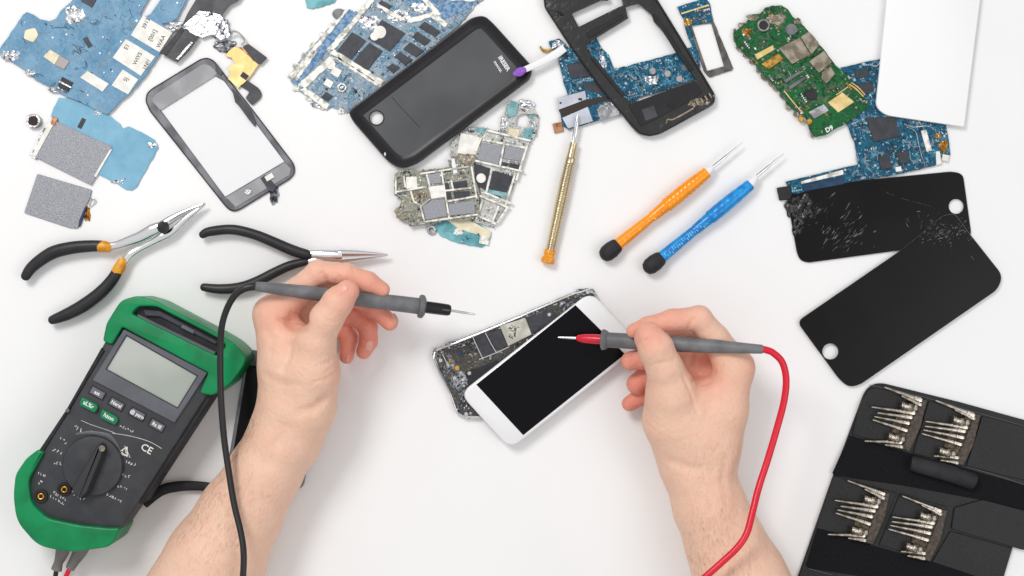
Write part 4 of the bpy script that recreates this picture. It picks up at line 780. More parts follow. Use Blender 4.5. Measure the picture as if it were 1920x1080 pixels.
mb = MB(); mb.ptube([(184, 462, 9), (194, 462, 9), (204, 464, 9), (209, 466, 9)], [10.6, 11, 9.8, 8], 16, 0, 2, .8); t.part('grip_end', mb, 'amber')
mb = MB(); mb.ptube([(217, 512, 9), (224, 502, 9), (229, 491, 9), (229, 484, 9)], [10.6, 11.2, 9.6, 7], 16, 0, 2, .8); t.part('grip_end', mb, 'amber')
M['polish'] = mat('polished_steel', C(236, 236, 238), .14, 1, bump=.08, bscale=200)
mb = MB(); mb.ptube([(203, 462, 9), (220, 459, 9.5), (240, 452, 10), (262, 444, 10.5), (284, 432, 11), (300, 425, 11)], [8, 8, 9.5, 11, 12, 10], 18, 0, 5, .6); mb.ptube([(296, 428, 10.5), (318, 413, 10), (345, 398, 9), (384, 382, 8)], [10, 8.5, 6, 2], 16, 0, 5, .7, True); t.part('jaw_half', mb, 'polish')
mb = MB(); mb.ptube([(231, 493, 8.5), (244, 477, 8), (262, 466, 7.8), (285, 454, 7.8), (302, 444, 7.8), (322, 434, 8), (350, 408, 8), (384, 383, 7.6)], [8, 8, 6, 6.5, 9, 7.5, 6, 2.2], 18, 0, 5, .6, True); t.part('jaw_half', mb, 'polish')
mb = MB(); mb.ptube([(306, 426, 14.0), (306, 426, 16.4), (306, 426, 17.0)], [11.5, 11, 6], 24); t.part('pivot', mb, 'blackp')
mb = MB(); mb.ptube([(318, 415, 13.6), (345, 399, 12.2), (383, 381.8, 9)], [.7, .8, .4], 6, 0, 3); t.part('jaw_gap', mb, 'chipd')

t = Thing('pliers', 'long-nose pliers with slim black handles, partly behind the hand holding the black probe', 'pliers', (520, 480))
mb = MB(); mb.ptube([(380, 440, 8), (394, 434, 8), (436, 430.5, 8.5), (478, 440, 9), (515, 455, 9), (550, 470, 9), (580, 479, 9)], [7.5, 9, 9.5, 9.5, 10, 10.5, 9.5], 20, 0, 5, .85, True); t.part('grip', mb, 'grip')
mb = MB(); mb.ptube([(382, 538.5, 8), (413, 542, 8), (450, 539, 8.5), (482, 528, 9), (515, 511, 9), (544, 498, 9), (574, 491, 9)], [7.5, 9.5, 10, 10, 9.5, 9, 7], 20, 0, 5, .85, True); t.part('grip', mb, 'grip')
mb = MB(); mb.ptube([(578, 477, 9), (600, 478, 9.5), (625, 480, 10), (642, 480, 10)], [8.5, 10.5, 12.5, 12], 18, 0, 4, .65); mb.ptube([(570, 494, 8.6), (588, 489, 8.8), (612, 484, 9)], [6, 9, 10], 16, 0, 4, .6); t.part('joint', mb, 'polish')
mb = MB(); mb.ptube([(637, 475, 10), (670, 475, 9.5), (700, 476, 9), (727, 477.5, 8.4)], [8.5, 6.5, 4, 1.3], 16, 0, 4, .9, True); t.part('jaw', mb, 'polish')
mb = MB(); mb.ptube([(640, 486.5, 9.8), (670, 484, 9.3), (700, 481, 8.8), (727, 478.6, 8.2)], [8, 6, 3.6, 1.2], 16, 0, 4, .9, True); t.part('jaw', mb, 'polish')

# ================================================================== digital multimeter
t = Thing('multimeter', 'green and charcoal digital multimeter with blank display and rotary dial', 'multimeter', (210, 800))
M['mbody'] = mat('charcoal_case', C(62, 63, 67), .5, col2=C(56, 57, 61), nscale=80, bump=.4, bscale=1500, bdist=.00012)
M['mslate'] = mat('slate_bezel', C(98, 98, 106), .42, col2=C(90, 90, 98), nscale=60, bump=.3, bscale=1600, bdist=.0001)
M['green'] = mat('green_rubber_holster', C(0, 136, 80), .36, col2=C(0, 118, 68), nscale=40, coat=.03, bump=.15, bscale=900, bdist=.0001)
body = rpoly([(206, 622), (410, 716), (388, 744), (262, 940), (216, 1006), (64, 968), (44, 930), (72, 846), (128, 766), (190, 650)], [14, 14, 8, 8, 20, 24, 24, 16, 8, 8])
mb = MB(); mb.loft(body, [(3, 1), (.8, 4), (0, 12), (0, 37), (1.2, 40), (3, 41)], zref=41); t.part('case', mb, 'mbody')
# holster: head collar (with carved recess) and foot
hs = rpoly([(226, 563), (258, 554), (292, 564), (410, 626), (440, 644), (462, 668), (456, 686), (430, 721), (398, 742), (374, 737), (390, 699), (229, 613), (209, 646), (192, 640), (199, 606), (214, 582)], [12, 10, 10, 10, 14, 12, 10, 10, 8, 5, 4, 4, 5, 6, 8, 8], 5)
rec = rpoly([(246, 588), (258, 574), (292, 574), (412, 636), (424, 648), (408, 668)], [5, 8, 10, 8, 6, 6], 4)
mb = MB(); mb.prism(hs, 2, 45, 1.6, [rec]); h = t.part('holster_head', mb, 'green', angle=60)
mb = MB(); mb.prism(rec, 30, 38, .2); t.part('recess_floor', mb, 'rubber')
mb = MB(); mb.prism([(258, 589), (404, 660), (401, 666), (256, 596)], 38, 43, .6, mi=0); mb.prism([(268, 580), (300, 583), (408, 640), (404, 646), (300, 594), (272, 592)], 38, 41, .6, mi=1); mb.box(352, 617, 26, 7, 27, 41, 42, .3, mi=0); t.part('stand_slot', mb, ['mslate', 'chip'])
ft = rpoly([(128, 1036), (208, 1026), (226, 990), (200, 990), (150, 985), (88, 972), (58, 944), (52, 900), (82, 848), (70, 843), (48, 860), (28, 890), (24, 930), (30, 978), (70, 1024)], [16, 16, 8, 8, 10, 12, 14, 14, 3, 4, 8, 10, 14, 20, 20], 6)
mb = MB(); mb.prism(ft, 2, 45, 1.8); t.part('holster_foot', mb, 'green', angle=60)
mb = MB(); mb.prism([(404, 722), (412, 728), (398, 744), (268, 944), (258, 944), (256, 936), (388, 742)], 12, 37.5, 1); mb.prism([(190, 652), (196, 658), (130, 768), (80, 850), (72, 846), (124, 768)], 39.5, 42.2, .6); t.part('side_rail', mb, 'rubber')
mb = MB(); mb.disc(126, 770, 4, 41.5, 43.2, .8); t.part('rail_screw', mb, 'mslate')
bz = rpoly([(232, 617), (389, 699), (327, 793), (173, 713)], 3)
lcd = [(237, 629), (370, 705), (333, 765), (199, 692)]
mb = MB(); mb.prism(bz, 41, 43.2, .6, [lcd]); t.part('display_bezel', mb, 'mslate')
M['lcd'] = mat('blank_lcd', C(160, 167, 158), .3, col2=C(180, 184, 178), nscale=9, coat=.4)  # slow tone drift paints the reflection gradient into the display colour
mb = MB(); mb.prism([(235, 627), (373, 705), (334, 769), (196, 692)], 41, 42.0, .05); t.part('display', mb, 'lcd')
mb = MB()
for a, b in zip(lcd, lcd[1:]+lcd[:1]): mb.ptube([(*a, 42.9), (*b, 42.9)], .8, 6)
t.part('display_edge', mb, 'chipd')
M['btn'] = mat('grey_button', C(108, 108, 114), .5, bump=.3, bscale=1500)
for x, y, s_ in ((182, 737, 'ast'), (218, 758, 'Nersl'), (257, 777, '@ yaro'), (294, 798, 'Rs IE')):
    mb = MB(); mb.box(x, y, 31, 17, 29, 41, 41.6, .2); b_ = t.part('button_well', mb, 'chipd')
    mb = MB(); mb.box(x, y, 27, 13.5, 29, 41, 43.4, .7); b_ = t.part('button', mb, 'btn')
    mb = MB(); text(mb, s_, x, y, 29, 7, 43.42, bold=.02); t.part('lettering', mb, 'white', b_)
M['gbtn'] = mat('green_button', C(8, 120, 76), .3, coat=.3)
for x, y, s_ in ((166, 760, 'aL%r'), (204, 783, 'hzon')):
    mb = MB(); mb.prism(rpoly([(x-19, y-16.5), (x+13, y-1.5), (x+18, y+16), (x-14, y+5)], 5) if 0 else rpoly([(x-13, y-16), (x+16, y-1), (x+17, y+6), (x+11, y+15), (x-17, y+1), (x-17, y-6)], 4), 41, 44.6, 1.2); b_ = t.part('button', mb, 'gbtn')
    mb = MB(); text(mb, s_, x, y-1, 29, 8, 44.62, bold=.02); t.part('lettering', mb, 'white', b_)
mb = MB(); n = 48; mb.loft([(173+57*math.cos(2*math.pi*i/n), 874+57*math.sin(2*math.pi*i/n)) for i in range(n)], [(0, 41), (0, 43.5), (.8, 45), (2, 45.4)], zref=45); dial = t.part('dial', mb, 'mbody')
M['knob'] = mat('dark_knob', C(52, 52, 55), .35, coat=.15)
mb = MB(); mb.loft(rpoly([(180, 836), (190, 829), (199, 838), (196, 856), (168, 925), (155, 937), (138, 930), (134, 915)], 5), [(0, 45), (.6, 50), (2.0, 54), (3.6, 54.6)], zref=50); kb = t.part('knob', mb, 'knob', dial)
mb = MB(); mb.disc(191, 841, 6, 54.4, 55.0, .3); t.part('pointer_dot', mb, 'tan', kb)
for x, y in ((120, 918), (76, 931)):
    mb = MB(); mb.disc(x, y, 13, 41, 43, .6, hole=8); s_ = t.part('socket', mb, 'rubber'); mb = MB(); mb.disc(x, y, 7, 41, 44, 1, hole=3); t.part('contact_ring', mb, 'gold', s_)
mb = MB(); zz = 41.05
text(mb, 'CE', 275, 842, 29, 14, zz, bold=.01); text(mb, '△', 234, 846, 29, 16, zz)
mb.ptube([(228, 852, zz), (234, 836, zz), (244, 858, zz), (228, 852, zz)], .8, 5); mb.ptube([(235, 843, zz), (236, 850, zz)], .7, 5)
for i, (x, y, w_, h_, a, n_) in enumerate([(147, 803, 18, 12, 20, 3), (172, 808, 10, 8, 20, 1), (118, 826, 18, 7, 40, 3), (108, 846, 20, 8, 30, 3), (108, 869, 16, 8, 0, 3), (200, 828, 6, 6, 0, 1), (241, 868, 30, 7, 15, 5), (236, 892, 18, 7, 15, 3), (230, 914, 22, 6, 20, 4), (214, 934, 32, 6, 28, 6), (79, 890, 18, 6, 25, 4), (76, 905, 12, 10, -60, 2), (112, 930, 30, 7, 30, 6), (108, 938, 34, 5, 30, 6), (136, 924, 16, 8, 25, 3), (152, 934, 16, 8, 25, 3), (238, 804, 28, 6, 26, 6)]):
    scribble(mb, x, y, w_, h_, a, zz, 300+i, n_, 0, .6)
mb.ptube([(152, 788, zz), (170, 796, zz), (200, 806, zz), (216, 812, zz)], .35, 5, 0, 3); mb.ptube([(210, 812, zz), (246, 818, zz), (280, 828, zz), (303, 841, zz)], .45, 5, 0, 4)
t.part('printed_marks', mb, 'sticker')
mb = MB(); mb.ptube([(142, 814, 41.1), (166, 811, 41.3), (190, 814, 41.3), (206, 820, 41.3), (220, 838, 41.2), (228, 858, 41.1)], [1.5, 3, 4, 5, 3, 1.5], 8, 0, 4, .2); t.part('worn_arc', mb, 'mslate')

# ---------------- plugs of the test leads
M['bootg'] = mat('grey_rubber_boot', C(118, 116, 114), .6, col2=C(98, 97, 95), nscale=60, bump=.7, bscale=300, bdist=.0003)
M['cabk'] = mat('black_cable', C(34, 34, 36), .4, coat=.1); M['cabr'] = mat('red_cable', C(216, 22, 48), .36, coat=.15, bump=.1)
t = Thing('test_lead_plug', 'grey boot with black wire below the multimeter', 'plug', (113, 1050), 0, 'test lead plugs')
mb = MB(); mb.ptube([(122, 985, 22), (119, 1012, 20), (117, 1034, 19), (110, 1054, 18), (106, 1068, 17)], [16, 15.5, 13, 8.5, 10.5], 16, 0, 4, .8); t.part('boot', mb, 'bootg')
mb = MB(); mb.ptube([(107, 1064, 17), (104, 1080, 16), (100, 1120, 12)], 4.6, 12, 0, 4); t.part('wire', mb, 'cabk')
t = Thing('test_lead_plug', 'grey boot with red wire below the multimeter', 'plug', (150, 1050), 0, 'test lead plugs')
mb = MB(); mb.ptube([(168, 985, 22), (160, 1012, 20), (150, 1034, 19), (139, 1052, 18), (131, 1066, 17)], [16, 15, 13, 10, 8.5], 16, 0, 4, .8); t.part('boot', mb, 'bootg')
mb = MB(); mb.ptube([(132, 1064, 17), (124, 1080, 16), (108, 1120, 12)], 4.6, 12, 0, 4); t.part('wire', mb, 'cabr')

# ---------------- dark phone under the left arm, black strap
t = Thing('smartphone', 'dark phone with silver edge mostly hidden under the left forearm', 'phone', (510, 780))
q = rpoly([(463, 655), (608, 678), (567, 918), (422, 897)], 12, 6)
mb = MB(); mb.loft(q, [(.6, .2), (0, 1.5), (0, 7), (.6, 8)]); t.part('body', mb, 'bezel')
mb = MB(); mb.prism([(464, 684), (598, 704), (568, 888), (434, 868)], 8, 8.3, .05); t.part('screen', mb, 'screenb')
mb = MB(); mb.prism([(470, 664), (600, 684), (597, 696), (468, 676)], 8, 8.3, .1); mb.disc(484, 666, 2.5, 8.3, 8.5, .1, mi=1); t.part('earpiece_bar', mb, ['bezel', 'silvers'])
mb = MB(); mb.ptube([(270, 945, 5), (300, 921, 6), (330, 912.5, 6), (368, 911, 6), (410, 916, 6), (460, 930, 6)], [9, 10, 10, 9, 8, 8], 14, 0, 5, .5)
single('strap', mb, 'rubber', 'flat black strap between the multimeter and the left forearm', 'strap')

# ================================================================== bit case
M['leather'] = mat('black_leatherette', C(20, 20, 22), .46, spec=.34, col2=C(29, 29, 30), nscale=25, bump=.8, bscale=520, bdist=.0005)
M['felt'] = mat('black_felt', C(30, 30, 34), .95, col2=C(22, 22, 25), nscale=1400, bump=1, bscale=1800, bdist=.0004, spec=.1)
M['holder'] = mat('brown_elastic', C(86, 76, 66), .6, col2=C(64, 56, 50), nscale=300, bump=.8, bscale=600, bdist=.0004)
t = Thing('bit_case', 'open black folding case with rows of steel screwdriver bits, bottom right', 'tool case', (1720, 920))
X_ = rpoly([(1630, 712), (1800, 754), (2010, 812), (1950, 1008), (1902, 1018), (1868, 1130), (1480, 1130), (1560, 900)], [36, 2, 20, 8, 4, 4, 4, 2], 8)
mb = MB(); mb.prism(X_, .3, 3.0, .7); t.part('case', mb, 'leather')
mb = MB(); mb.prism([(1593, 816), (1700, 848), (1920, 909), (1990, 930), (1976, 985), (1842, 938), (1690, 910), (1563, 892), (1561, 886)], 3, 3.4, .1); mb.prism([(1540, 965), (1634, 1022), (1744, 1053), (1900, 1100), (1880, 1120), (1516, 1066), (1511, 1060)], 3, 3.4, .1); t.part('felt_strip', mb, 'felt')
mb = MB(); mb.prism(rpoly([(1632, 724), (1736, 748), (1706, 846), (1598, 814), (1612, 760)], [16, 2, 2, 2, 2]), 3, 4.2, .4); mb.prism([(1742, 752), (1832, 776), (1800, 872), (1712, 850)], 3, 4.2, .4); mb.prism(rpoly([(1842, 780), (1990, 818), (1966, 912), (1812, 874)], 4), 3, 4.4, .4); t.part('pocket', mb, 'leather')
mb = MB(); mb.prism([(1564, 893), (1682, 924), (1640, 1020), (1530, 990)], 3, 4.2, .4); mb.prism([(1688, 925), (1776, 950), (1742, 1048), (1648, 1022)], 3, 4.2, .4); mb.prism(rpoly([(1842, 937), (1990, 975), (1950, 1008), (1920, 1032), (1784, 992), (1790, 952)], 4), 3, 4.8, .4); mb.prism([(1782, 996), (1898, 1028), (1876, 1096), (1748, 1054)], 3, 4.2, .4); t.part('pocket', mb, 'leather')
mb = MB(); mb.ptube([(1812, 875, 4.5), (1870, 892, 4.5), (1930, 912, 4.5)], .7, 5, 0, 3); mb.ptube([(1630, 722, 3.4), (1735, 745, 3.4), (1840, 776, 3.4), (1925, 800, 3.4)], .6, 5, 0, 3); mb.ptube([(1516, 1066, 3.6), (1560, 1078, 3.6)], .6, 5); M['seam'] = mat('seam', C(92, 92, 94), .5); t.part('seam', mb, 'seam')
def off(q, dx, dy): return [(a+dx, b+dy) for a, b in q]
H1 = [(1735, 750), (1738, 752), (1727, 800), (1706, 846), (1690, 842), (1708, 790), (1726, 752)]; H2 = [(1828, 776), (1839, 779), (1826, 834), (1806, 874), (1790, 868), (1812, 818)]
rows = [(H1, 0, 0, 'upper left'), (H2, 0, 0, 'upper right'), (H1, -69, 175, 'lower left'), (H2, -62, 179, 'lower right')]
b1 = [((1658, 726), (1729, 752)), ((1690, 742), (1728, 760)), ((1634, 763), (1716, 775)), ((1645, 774), (1711, 783)), ((1639, 781), (1706, 794)), ((1636, 787), (1702, 808)), ((1621, 827), (1692, 829)), ((1659, 834), (1693, 838))]
b2 = [((1754, 751), (1828, 780)), ((1790, 768), (1828, 786)), ((1735, 790), (1815, 802)), ((1734, 799), (1811, 809)), ((1731, 806), (1808, 821)), ((1728, 813), (1804, 834)), ((1751, 855), (1798, 858)), ((1763, 863), (1797, 868))]
order = ['topmost', 'second from top', 'third from top', 'fourth from top', 'fifth from top', 'sixth from top', 'second from bottom', 'lowest']
proto = None
M['bit'] = mat('worn_bit_steel', C(214, 208, 200), .2, 1, col2=C(150, 138, 120), nscale=200, bump=.15, bscale=700, bdist=.0002)
M['bithex'] = mat('worn_hex_steel', C(226, 222, 216), .24, 1, col2=C(150, 140, 126), nscale=300, bump=.5, bscale=600, bdist=.0003)
M['ambersheen'] = mat('amber_bit_sheen', C(92, 78, 58), .35, .4, col2=C(48, 42, 38), nscale=220, bump=.8, bscale=500, bdist=.0006)  # gold-brown sheen of the bits, painted as a colour
def make_bit():
    T0 = Thing('screwdriver_bit', 'x', 'screwdriver bit', (960, 540), 0)
    mb = MB(); mb.tube([(0, 0, 0), (.004, 0, 0), (.018, 0, 0), (.026, 0, 0)], [.0005, .0008, .0012, .0017], 10); T0.part('shaft', mb, 'bit')
    mb = MB(); mb.tube([(.026, 0, 0), (.0265, 0, 0), (.031, 0, 0), (.0325, 0, 0), (.033, 0, 0)], [.0013, .0019, .0021, .0016, .0008], 6); T0.part('hex_end', mb, 'bithex')
    return T0.o
proto = make_bit(); first = True
for q, dx, dy, nm in rows:
    mb = MB(); mb.prism(off(q, dx, dy), 4.2, 6.4, .6); t.part('bit_holder', mb, 'holder')
    cq = [(1692, 756), (1730, 750), (1722, 800), (1694, 843), (1668, 834), (1672, 800)] if q is H1 else [(1792, 782), (1828, 780), (1820, 834), (1794, 870), (1766, 862), (1772, 826)]
    mb = MB(); mb.prism(off(cq, dx, dy), 4.2, 5.2, .3); t.part('sheen_strip', mb, 'ambersheen')  # added plate under the bits, coloured like their brownish sheen
    for k, (a, b) in enumerate(b1 if q is H1 else b2):
        if first: o = proto; ch_ = []; first = False
        else:
            o = proto.copy(); scene.collection.objects.link(o)
            for c_ in proto.children:
                d_ = c_.copy(); scene.collection.objects.link(d_); d_.parent = o
        pa = P(a[0]+dx, a[1]+dy, 7.6+.5*(k % 2)); pb = P(b[0]+dx, b[1]+dy, 6.8); d = pb-pa; s_ = d.length/.033
        o.location = pa; o.scale = (s_, 1.15, 1.15); o.rotation_euler = d.to_track_quat('X', 'Z').to_euler()
        o['label'] = f'slim steel bit, {order[k]} in the {nm} row of the black case'; o['category'] = 'screwdriver bit'; o['group'] = 'steel bits in the black case'
for q, dx, dy, nm in rows:
    c1 = ((1706, 764) if q is H1 else (1803, 791)); c2 = ((1682, 822) if q is H1 else (1777, 849))
    for (cx, cy), w_ in ((c1, 'upper'), (c2, 'lower')):
        mb = MB(); rr = math.radians(16)
        kx = [-19+i*1.3 for i in range(19)]+[7, 12, 15]; mb.ptube([(cx+dx+u, cy+dy+u*.2, 6.5) for u in kx], [7]+[9.5+.9*(-1)**i for i in range(18)]+[6, 6.5, 4], 14)
        o = single('socket_bit', mb, 'bithex', f'stubby silver socket, {w_} of two in the {nm} row of the case', 'socket', 'silver sockets in the black case')
mb = MB(); mb.ptube([(1707, 868, 8), (1712, 869, 8), (1768, 884, 8), (1824, 902, 8), (1829, 904, 8)], [12, 15, 16, 16, 12], 24, 0, 1, .75)
single('driver_handle', mb, 'felt' if 0 else 'rubber', 'black cylindrical driver handle lying on the felt of the case', 'handle')
# ================================================================== hands (implicit surface -> one continuous mesh each)
def surface_nets(F, org, h):
    nx, ny, nz = F.shape; neg = F < 0
    cs = [(i, j, k) for i in (0, 1) for j in (0, 1) for k in (0, 1)]
    sub = lambda A, c: A[c[0]:nx-1+c[0], c[1]:ny-1+c[1], c[2]:nz-1+c[2]]
    s = sum(sub(neg, c).astype(np.int8) for c in cs); act = (s > 0) & (s < 8)
    idx = -np.ones(act.shape, np.int64); I = np.argwhere(act); idx[act] = np.arange(len(I))
    acc = np.zeros((len(I), 3)); cnt = np.zeros(len(I))
    for a in cs:
        for ax in range(3):
            if a[ax]: continue
            b = list(a); b[ax] = 1
            fa = F[I[:, 0]+a[0], I[:, 1]+a[1], I[:, 2]+a[2]]; fb = F[I[:, 0]+b[0], I[:, 1]+b[1], I[:, 2]+b[2]]
            m = (fa < 0) != (fb < 0); t = np.where(m, fa/np.where(m, fa-fb, 1), 0)
            p = np.tile(np.array(a, float), (len(I), 1)); p[:, ax] += t
            acc += p*m[:, None]; cnt += m
    V = (I+acc/cnt[:, None])*h+org; quads = []
    for ax in range(3):
        u, v = [(1, 2), (2, 0), (0, 1)][ax]
        sl0 = [slice(1, -1)]*3; sl0[ax] = slice(0, -1); sl1 = [slice(1, -1)]*3; sl1[ax] = slice(1, None)
        n0 = neg[tuple(sl0)]; n1 = neg[tuple(sl1)]
        E = np.argwhere(n0 != n1); o = np.ones(3, int); o[ax] = 0; E = E+o
        inside = neg[E[:, 0], E[:, 1], E[:, 2]]
        du = np.zeros(3, int); du[u] = 1; dv = np.zeros(3, int); dv[v] = 1
        g = lambda Q: idx[Q[:, 0], Q[:, 1], Q[:, 2]]
        q = np.stack([g(E), g(E-du), g(E-du-dv), g(E-dv)], 1)
        q[~inside] = q[~inside][:, ::-1]; quads.append(q)
    Q = np.concatenate(quads); Q = Q[(Q >= 0).all(1)]
    return V, Q
def smin(a, b, k):
    hh = np.maximum(k-np.abs(a-b), 0)/k; return np.minimum(a, b)-hh*hh*k*.25
def cone_sdf(X, a, b, ra, rb):
    ab = b-a; L2 = (ab*ab).sum(); t = np.clip(((X[0]-a[0])*ab[0]+(X[1]-a[1])*ab[1]+(X[2]-a[2])*ab[2])/L2, 0, 1)
    return np.sqrt((X[0]-a[0]-t*ab[0])**2+(X[1]-a[1]-t*ab[1])**2+(X[2]-a[2]-t*ab[2])**2)-(ra+(rb-ra)*t)
def W4(p): q = P(p[0], p[1], p[2]); return np.array(q[:]), p[3]*K(p[2])
class Hand:
    def __init__(s, body, fingers, creases, lo, hi, h=.00095, kb=.016, bumps=(), flat=.0005):
        a = np.array(P(lo[0], hi[1], 0)[:]); b = np.array(P(hi[0], lo[1], 0)[:]); a[2] = -.002; b[2] = .108
        n = np.ceil((b-a)/h).astype(int)+1; s.org = a; s.h = h
        ax = [a[i]+np.arange(n[i])*h for i in range(3)]
        X = [ax[0][:, None, None].astype(np.float32), ax[1][None, :, None].astype(np.float32), ax[2][None, None, :].astype(np.float32)]
        def chainf(chain, k):
            f = np.full(n, .03, np.float32)
            for p, q in zip(chain[:-1], chain[1:]):
                A, ra = W4(p); B, rb = W4(q); mg = .018
                lo_ = np.minimum(A-ra, B-rb)-mg; hi_ = np.maximum(A+ra, B+rb)+mg
                i0 = np.clip(((lo_-a)/h).astype(int), 0, n); i1 = np.clip(((hi_-a)/h).astype(int)+1, 0, n)
                if (i1 <= i0).any(): continue
                sl = tuple(slice(i0[d], i1[d]) for d in range(3)); XX = [X[0][i0[0]:i1[0]], X[1][:, i0[1]:i1[1]], X[2][:, :, i0[2]:i1[2]]]
                f[sl] = smin(f[sl], cone_sdf(XX, A, B, ra, rb).astype(np.float32), k)
            return f
        fb = None
        for c in body:
            f = chainf(c, .006); fb = f if fb is None else smin(fb, f, kb)
        F = fb
        for c, k in fingers:
            f = smin(fb, chainf(c, .003), k); F = smin(F, f, .0007)
        def local(pts, rad):
            for p, q in zip(pts[:-1], pts[1:]):
                A = np.array(P(*p[:3])[:]); B = np.array(P(*q[:3])[:])
                lo_ = np.minimum(A, B)-rad*3; hi_ = np.maximum(A, B)+rad*3
                i0 = np.clip(((lo_-a)/h).astype(int), 0, n); i1 = np.clip(((hi_-a)/h).astype(int)+1, 0, n)
                if (i1 <= i0).any(): continue
                sl = tuple(slice(i0[d], i1[d]) for d in range(3)); XX = [X[0][i0[0]:i1[0]], X[1][:, i0[1]:i1[1]], X[2][:, :, i0[2]:i1[2]]]
                yield sl, cone_sdf(XX, A, B, 0, 0)
        s.F = F
        for pts, wd, dp in creases:                   # pts in px; z found on the surface
            pz = [(x, y, s.top(x, y)*1000) for x, y in pts]
            for sl, d in local(pz, wd): F[sl] += (dp*np.exp(-(d/wd)**2)).astype(np.float32)
        F = np.maximum(F, flat-X[2])                  # rests flat on the table
        s.F = F
        s.V, s.Q = surface_nets(F, a, h)
    def col(s, X, Y):
        u = (X-s.org[0])/s.h; v = (Y-s.org[1])/s.h; i = int(u); j = int(v); fu = u-i; fv = v-j
        if i < 0 or j < 0 or i+1 >= s.F.shape[0] or j+1 >= s.F.shape[1]: return None
        return s.F[i, j]*(1-fu)*(1-fv)+s.F[i+1, j]*fu*(1-fv)+s.F[i, j+1]*(1-fu)*fv+s.F[i+1, j+1]*fu*fv
    def top(s, x, y):
        z = .05
        for _ in range(5):
            p = P(x, y, z*1000); c = s.col(p.x, p.y)
            if c is None: return 0
            w_ = np.where(c < 0)[0]
            if not len(w_): return 0
            k = w_[-1]
            if k+1 >= len(c): return z
            t = c[k]/(c[k]-c[k+1]); z = s.org[2]+(k+t)*s.h
        return z
    def mesh(s, name, material, flush_shade, parent=None, off=Vector((0, 0, 0))):
        me = bpy.data.meshes.new(name); V = s.V
        # light laplacian smoothing
        Vs = V.copy()
        E = np.concatenate([s.Q[:, [i, (i+1) % 4]] for i in range(4)])
        for _ in range(3):
            S_ = np.zeros_like(Vs); c = np.zeros(len(Vs))
            np.add.at(S_, E[:, 0], Vs[E[:, 1]]); np.add.at(c, E[:, 0], 1); np.add.at(S_, E[:, 1], Vs[E[:, 0]]); np.add.at(c, E[:, 1], 1)
            Vs = Vs*.5+.5*S_/np.maximum(c, 1)[:, None]
        me.from_pydata((Vs-np.array(off[:])).tolist(), [], s.Q.tolist())
        at = me.attributes.new('flush_shade', 'FLOAT', 'POINT'); fl = np.zeros(len(Vs))  # reddening of the fingers, and painted shade in the hollows
        for x, y, z, r, a in flush_shade:
            p = np.array(P(x, y, z)[:]); fl += a*np.exp(-((Vs-p)**2).sum(1)/(r*.001)**2)
        at.data.foreach_set('value', np.clip(fl, 0, 1).astype(np.float32))
        me.polygons.foreach_set('use_smooth', [True]*len(me.polygons)); me.materials.append(material); me.update()
        o = bpy.data.objects.new(name, me); scene.collection.objects.link(o)
        if parent: o.parent = parent
        return o
def skin():
    m = bpy.data.materials.new('skin'); m.use_nodes = True; n = m.node_tree; b = n.nodes['Principled BSDF']; L = n.links.new
    t = n.nodes.new('ShaderNodeTexCoord'); at = n.nodes.new('ShaderNodeAttribute'); at.attribute_name = 'flush_shade'
    no = n.nodes.new('ShaderNodeTexNoise'); no.inputs['Scale'].default_value = 90; no.inputs['Detail'].default_value = 9; no.inputs['Roughness'].default_value = .68; L(t.outputs['Object'], no.inputs[0])
    mr = n.nodes.new('ShaderNodeMapRange'); mr.inputs[1].default_value = .35; mr.inputs[2].default_value = .68; mr.inputs[4].default_value = .7; L(no.outputs[0], mr.inputs[0])
    m1 = n.nodes.new('ShaderNodeMix'); m1.data_type = 'RGBA'; m1.inputs[6].default_value = (.82, .555, .415, 1); m1.inputs[7].default_value = (.80, .47, .345, 1); L(mr.outputs[0], m1.inputs[0])
    m2 = n.nodes.new('ShaderNodeMix'); m2.data_type = 'RGBA'; m2.inputs[7].default_value = (.78, .29, .21, 1); L(at.outputs['Fac'], m2.inputs[0]); L(m1.outputs[2], m2.inputs[6])
    L(m2.outputs[2], b.inputs['Base Color'])
    b.inputs['Roughness'].default_value = .5; b.inputs['Specular IOR Level'].default_value = .35
    b.inputs['Subsurface Weight'].default_value = .22; b.inputs['Subsurface Radius'].default_value = (1, .35, .2); b.inputs['Subsurface Scale'].default_value = .0035
    v = n.nodes.new('ShaderNodeTexVoronoi'); v.feature = 'DISTANCE_TO_EDGE'; v.inputs['Scale'].default_value = 480
    mp = n.nodes.new('ShaderNodeMapping'); mp.inputs['Scale'].default_value = (1, .4, 1); mp.inputs['Rotation'].default_value = (0, 0, .5); L(t.outputs['Object'], mp.inputs[0])
    wn = n.nodes.new('ShaderNodeTexNoise'); wn.inputs['Scale'].default_value = 150; L(mp.outputs[0], wn.inputs[0])
    ad = n.nodes.new('ShaderNodeVectorMath'); ad.operation = 'MULTIPLY_ADD'; ad.inputs[1].default_value = (.005, .005, .005); L(wn.outputs['Color'], ad.inputs[0]); L(mp.outputs[0], ad.inputs[2]); L(ad.outputs[0], v.inputs['Vector'])
    n2 = n.nodes.new('ShaderNodeTexNoise'); n2.inputs['Scale'].default_value = 240; n2.inputs['Detail'].default_value = 5; L(t.outputs['Object'], n2.inputs[0])
    a2 = n.nodes.new('ShaderNodeMath'); a2.operation = 'MULTIPLY_ADD'; a2.inputs[1].default_value = .5; L(v.outputs['Distance'], a2.inputs[0]); L(n2.outputs[0], a2.inputs[2])
    bb = n.nodes.new('ShaderNodeBump'); bb.inputs['Strength'].default_value = .8; bb.inputs['Distance'].default_value = .0009; L(a2.outputs[0], bb.inputs['Height']); L(bb.outputs[0], b.inputs['Normal'])
    return m
M['skin'] = skin()
M['nail'] = mat('finger_nail', (.80, .37, .29, 1), .32, col2=(.80, .41, .33, 1), nscale=150)
M['hair'] = mat('arm_hair', C(158, 118, 88), .6)
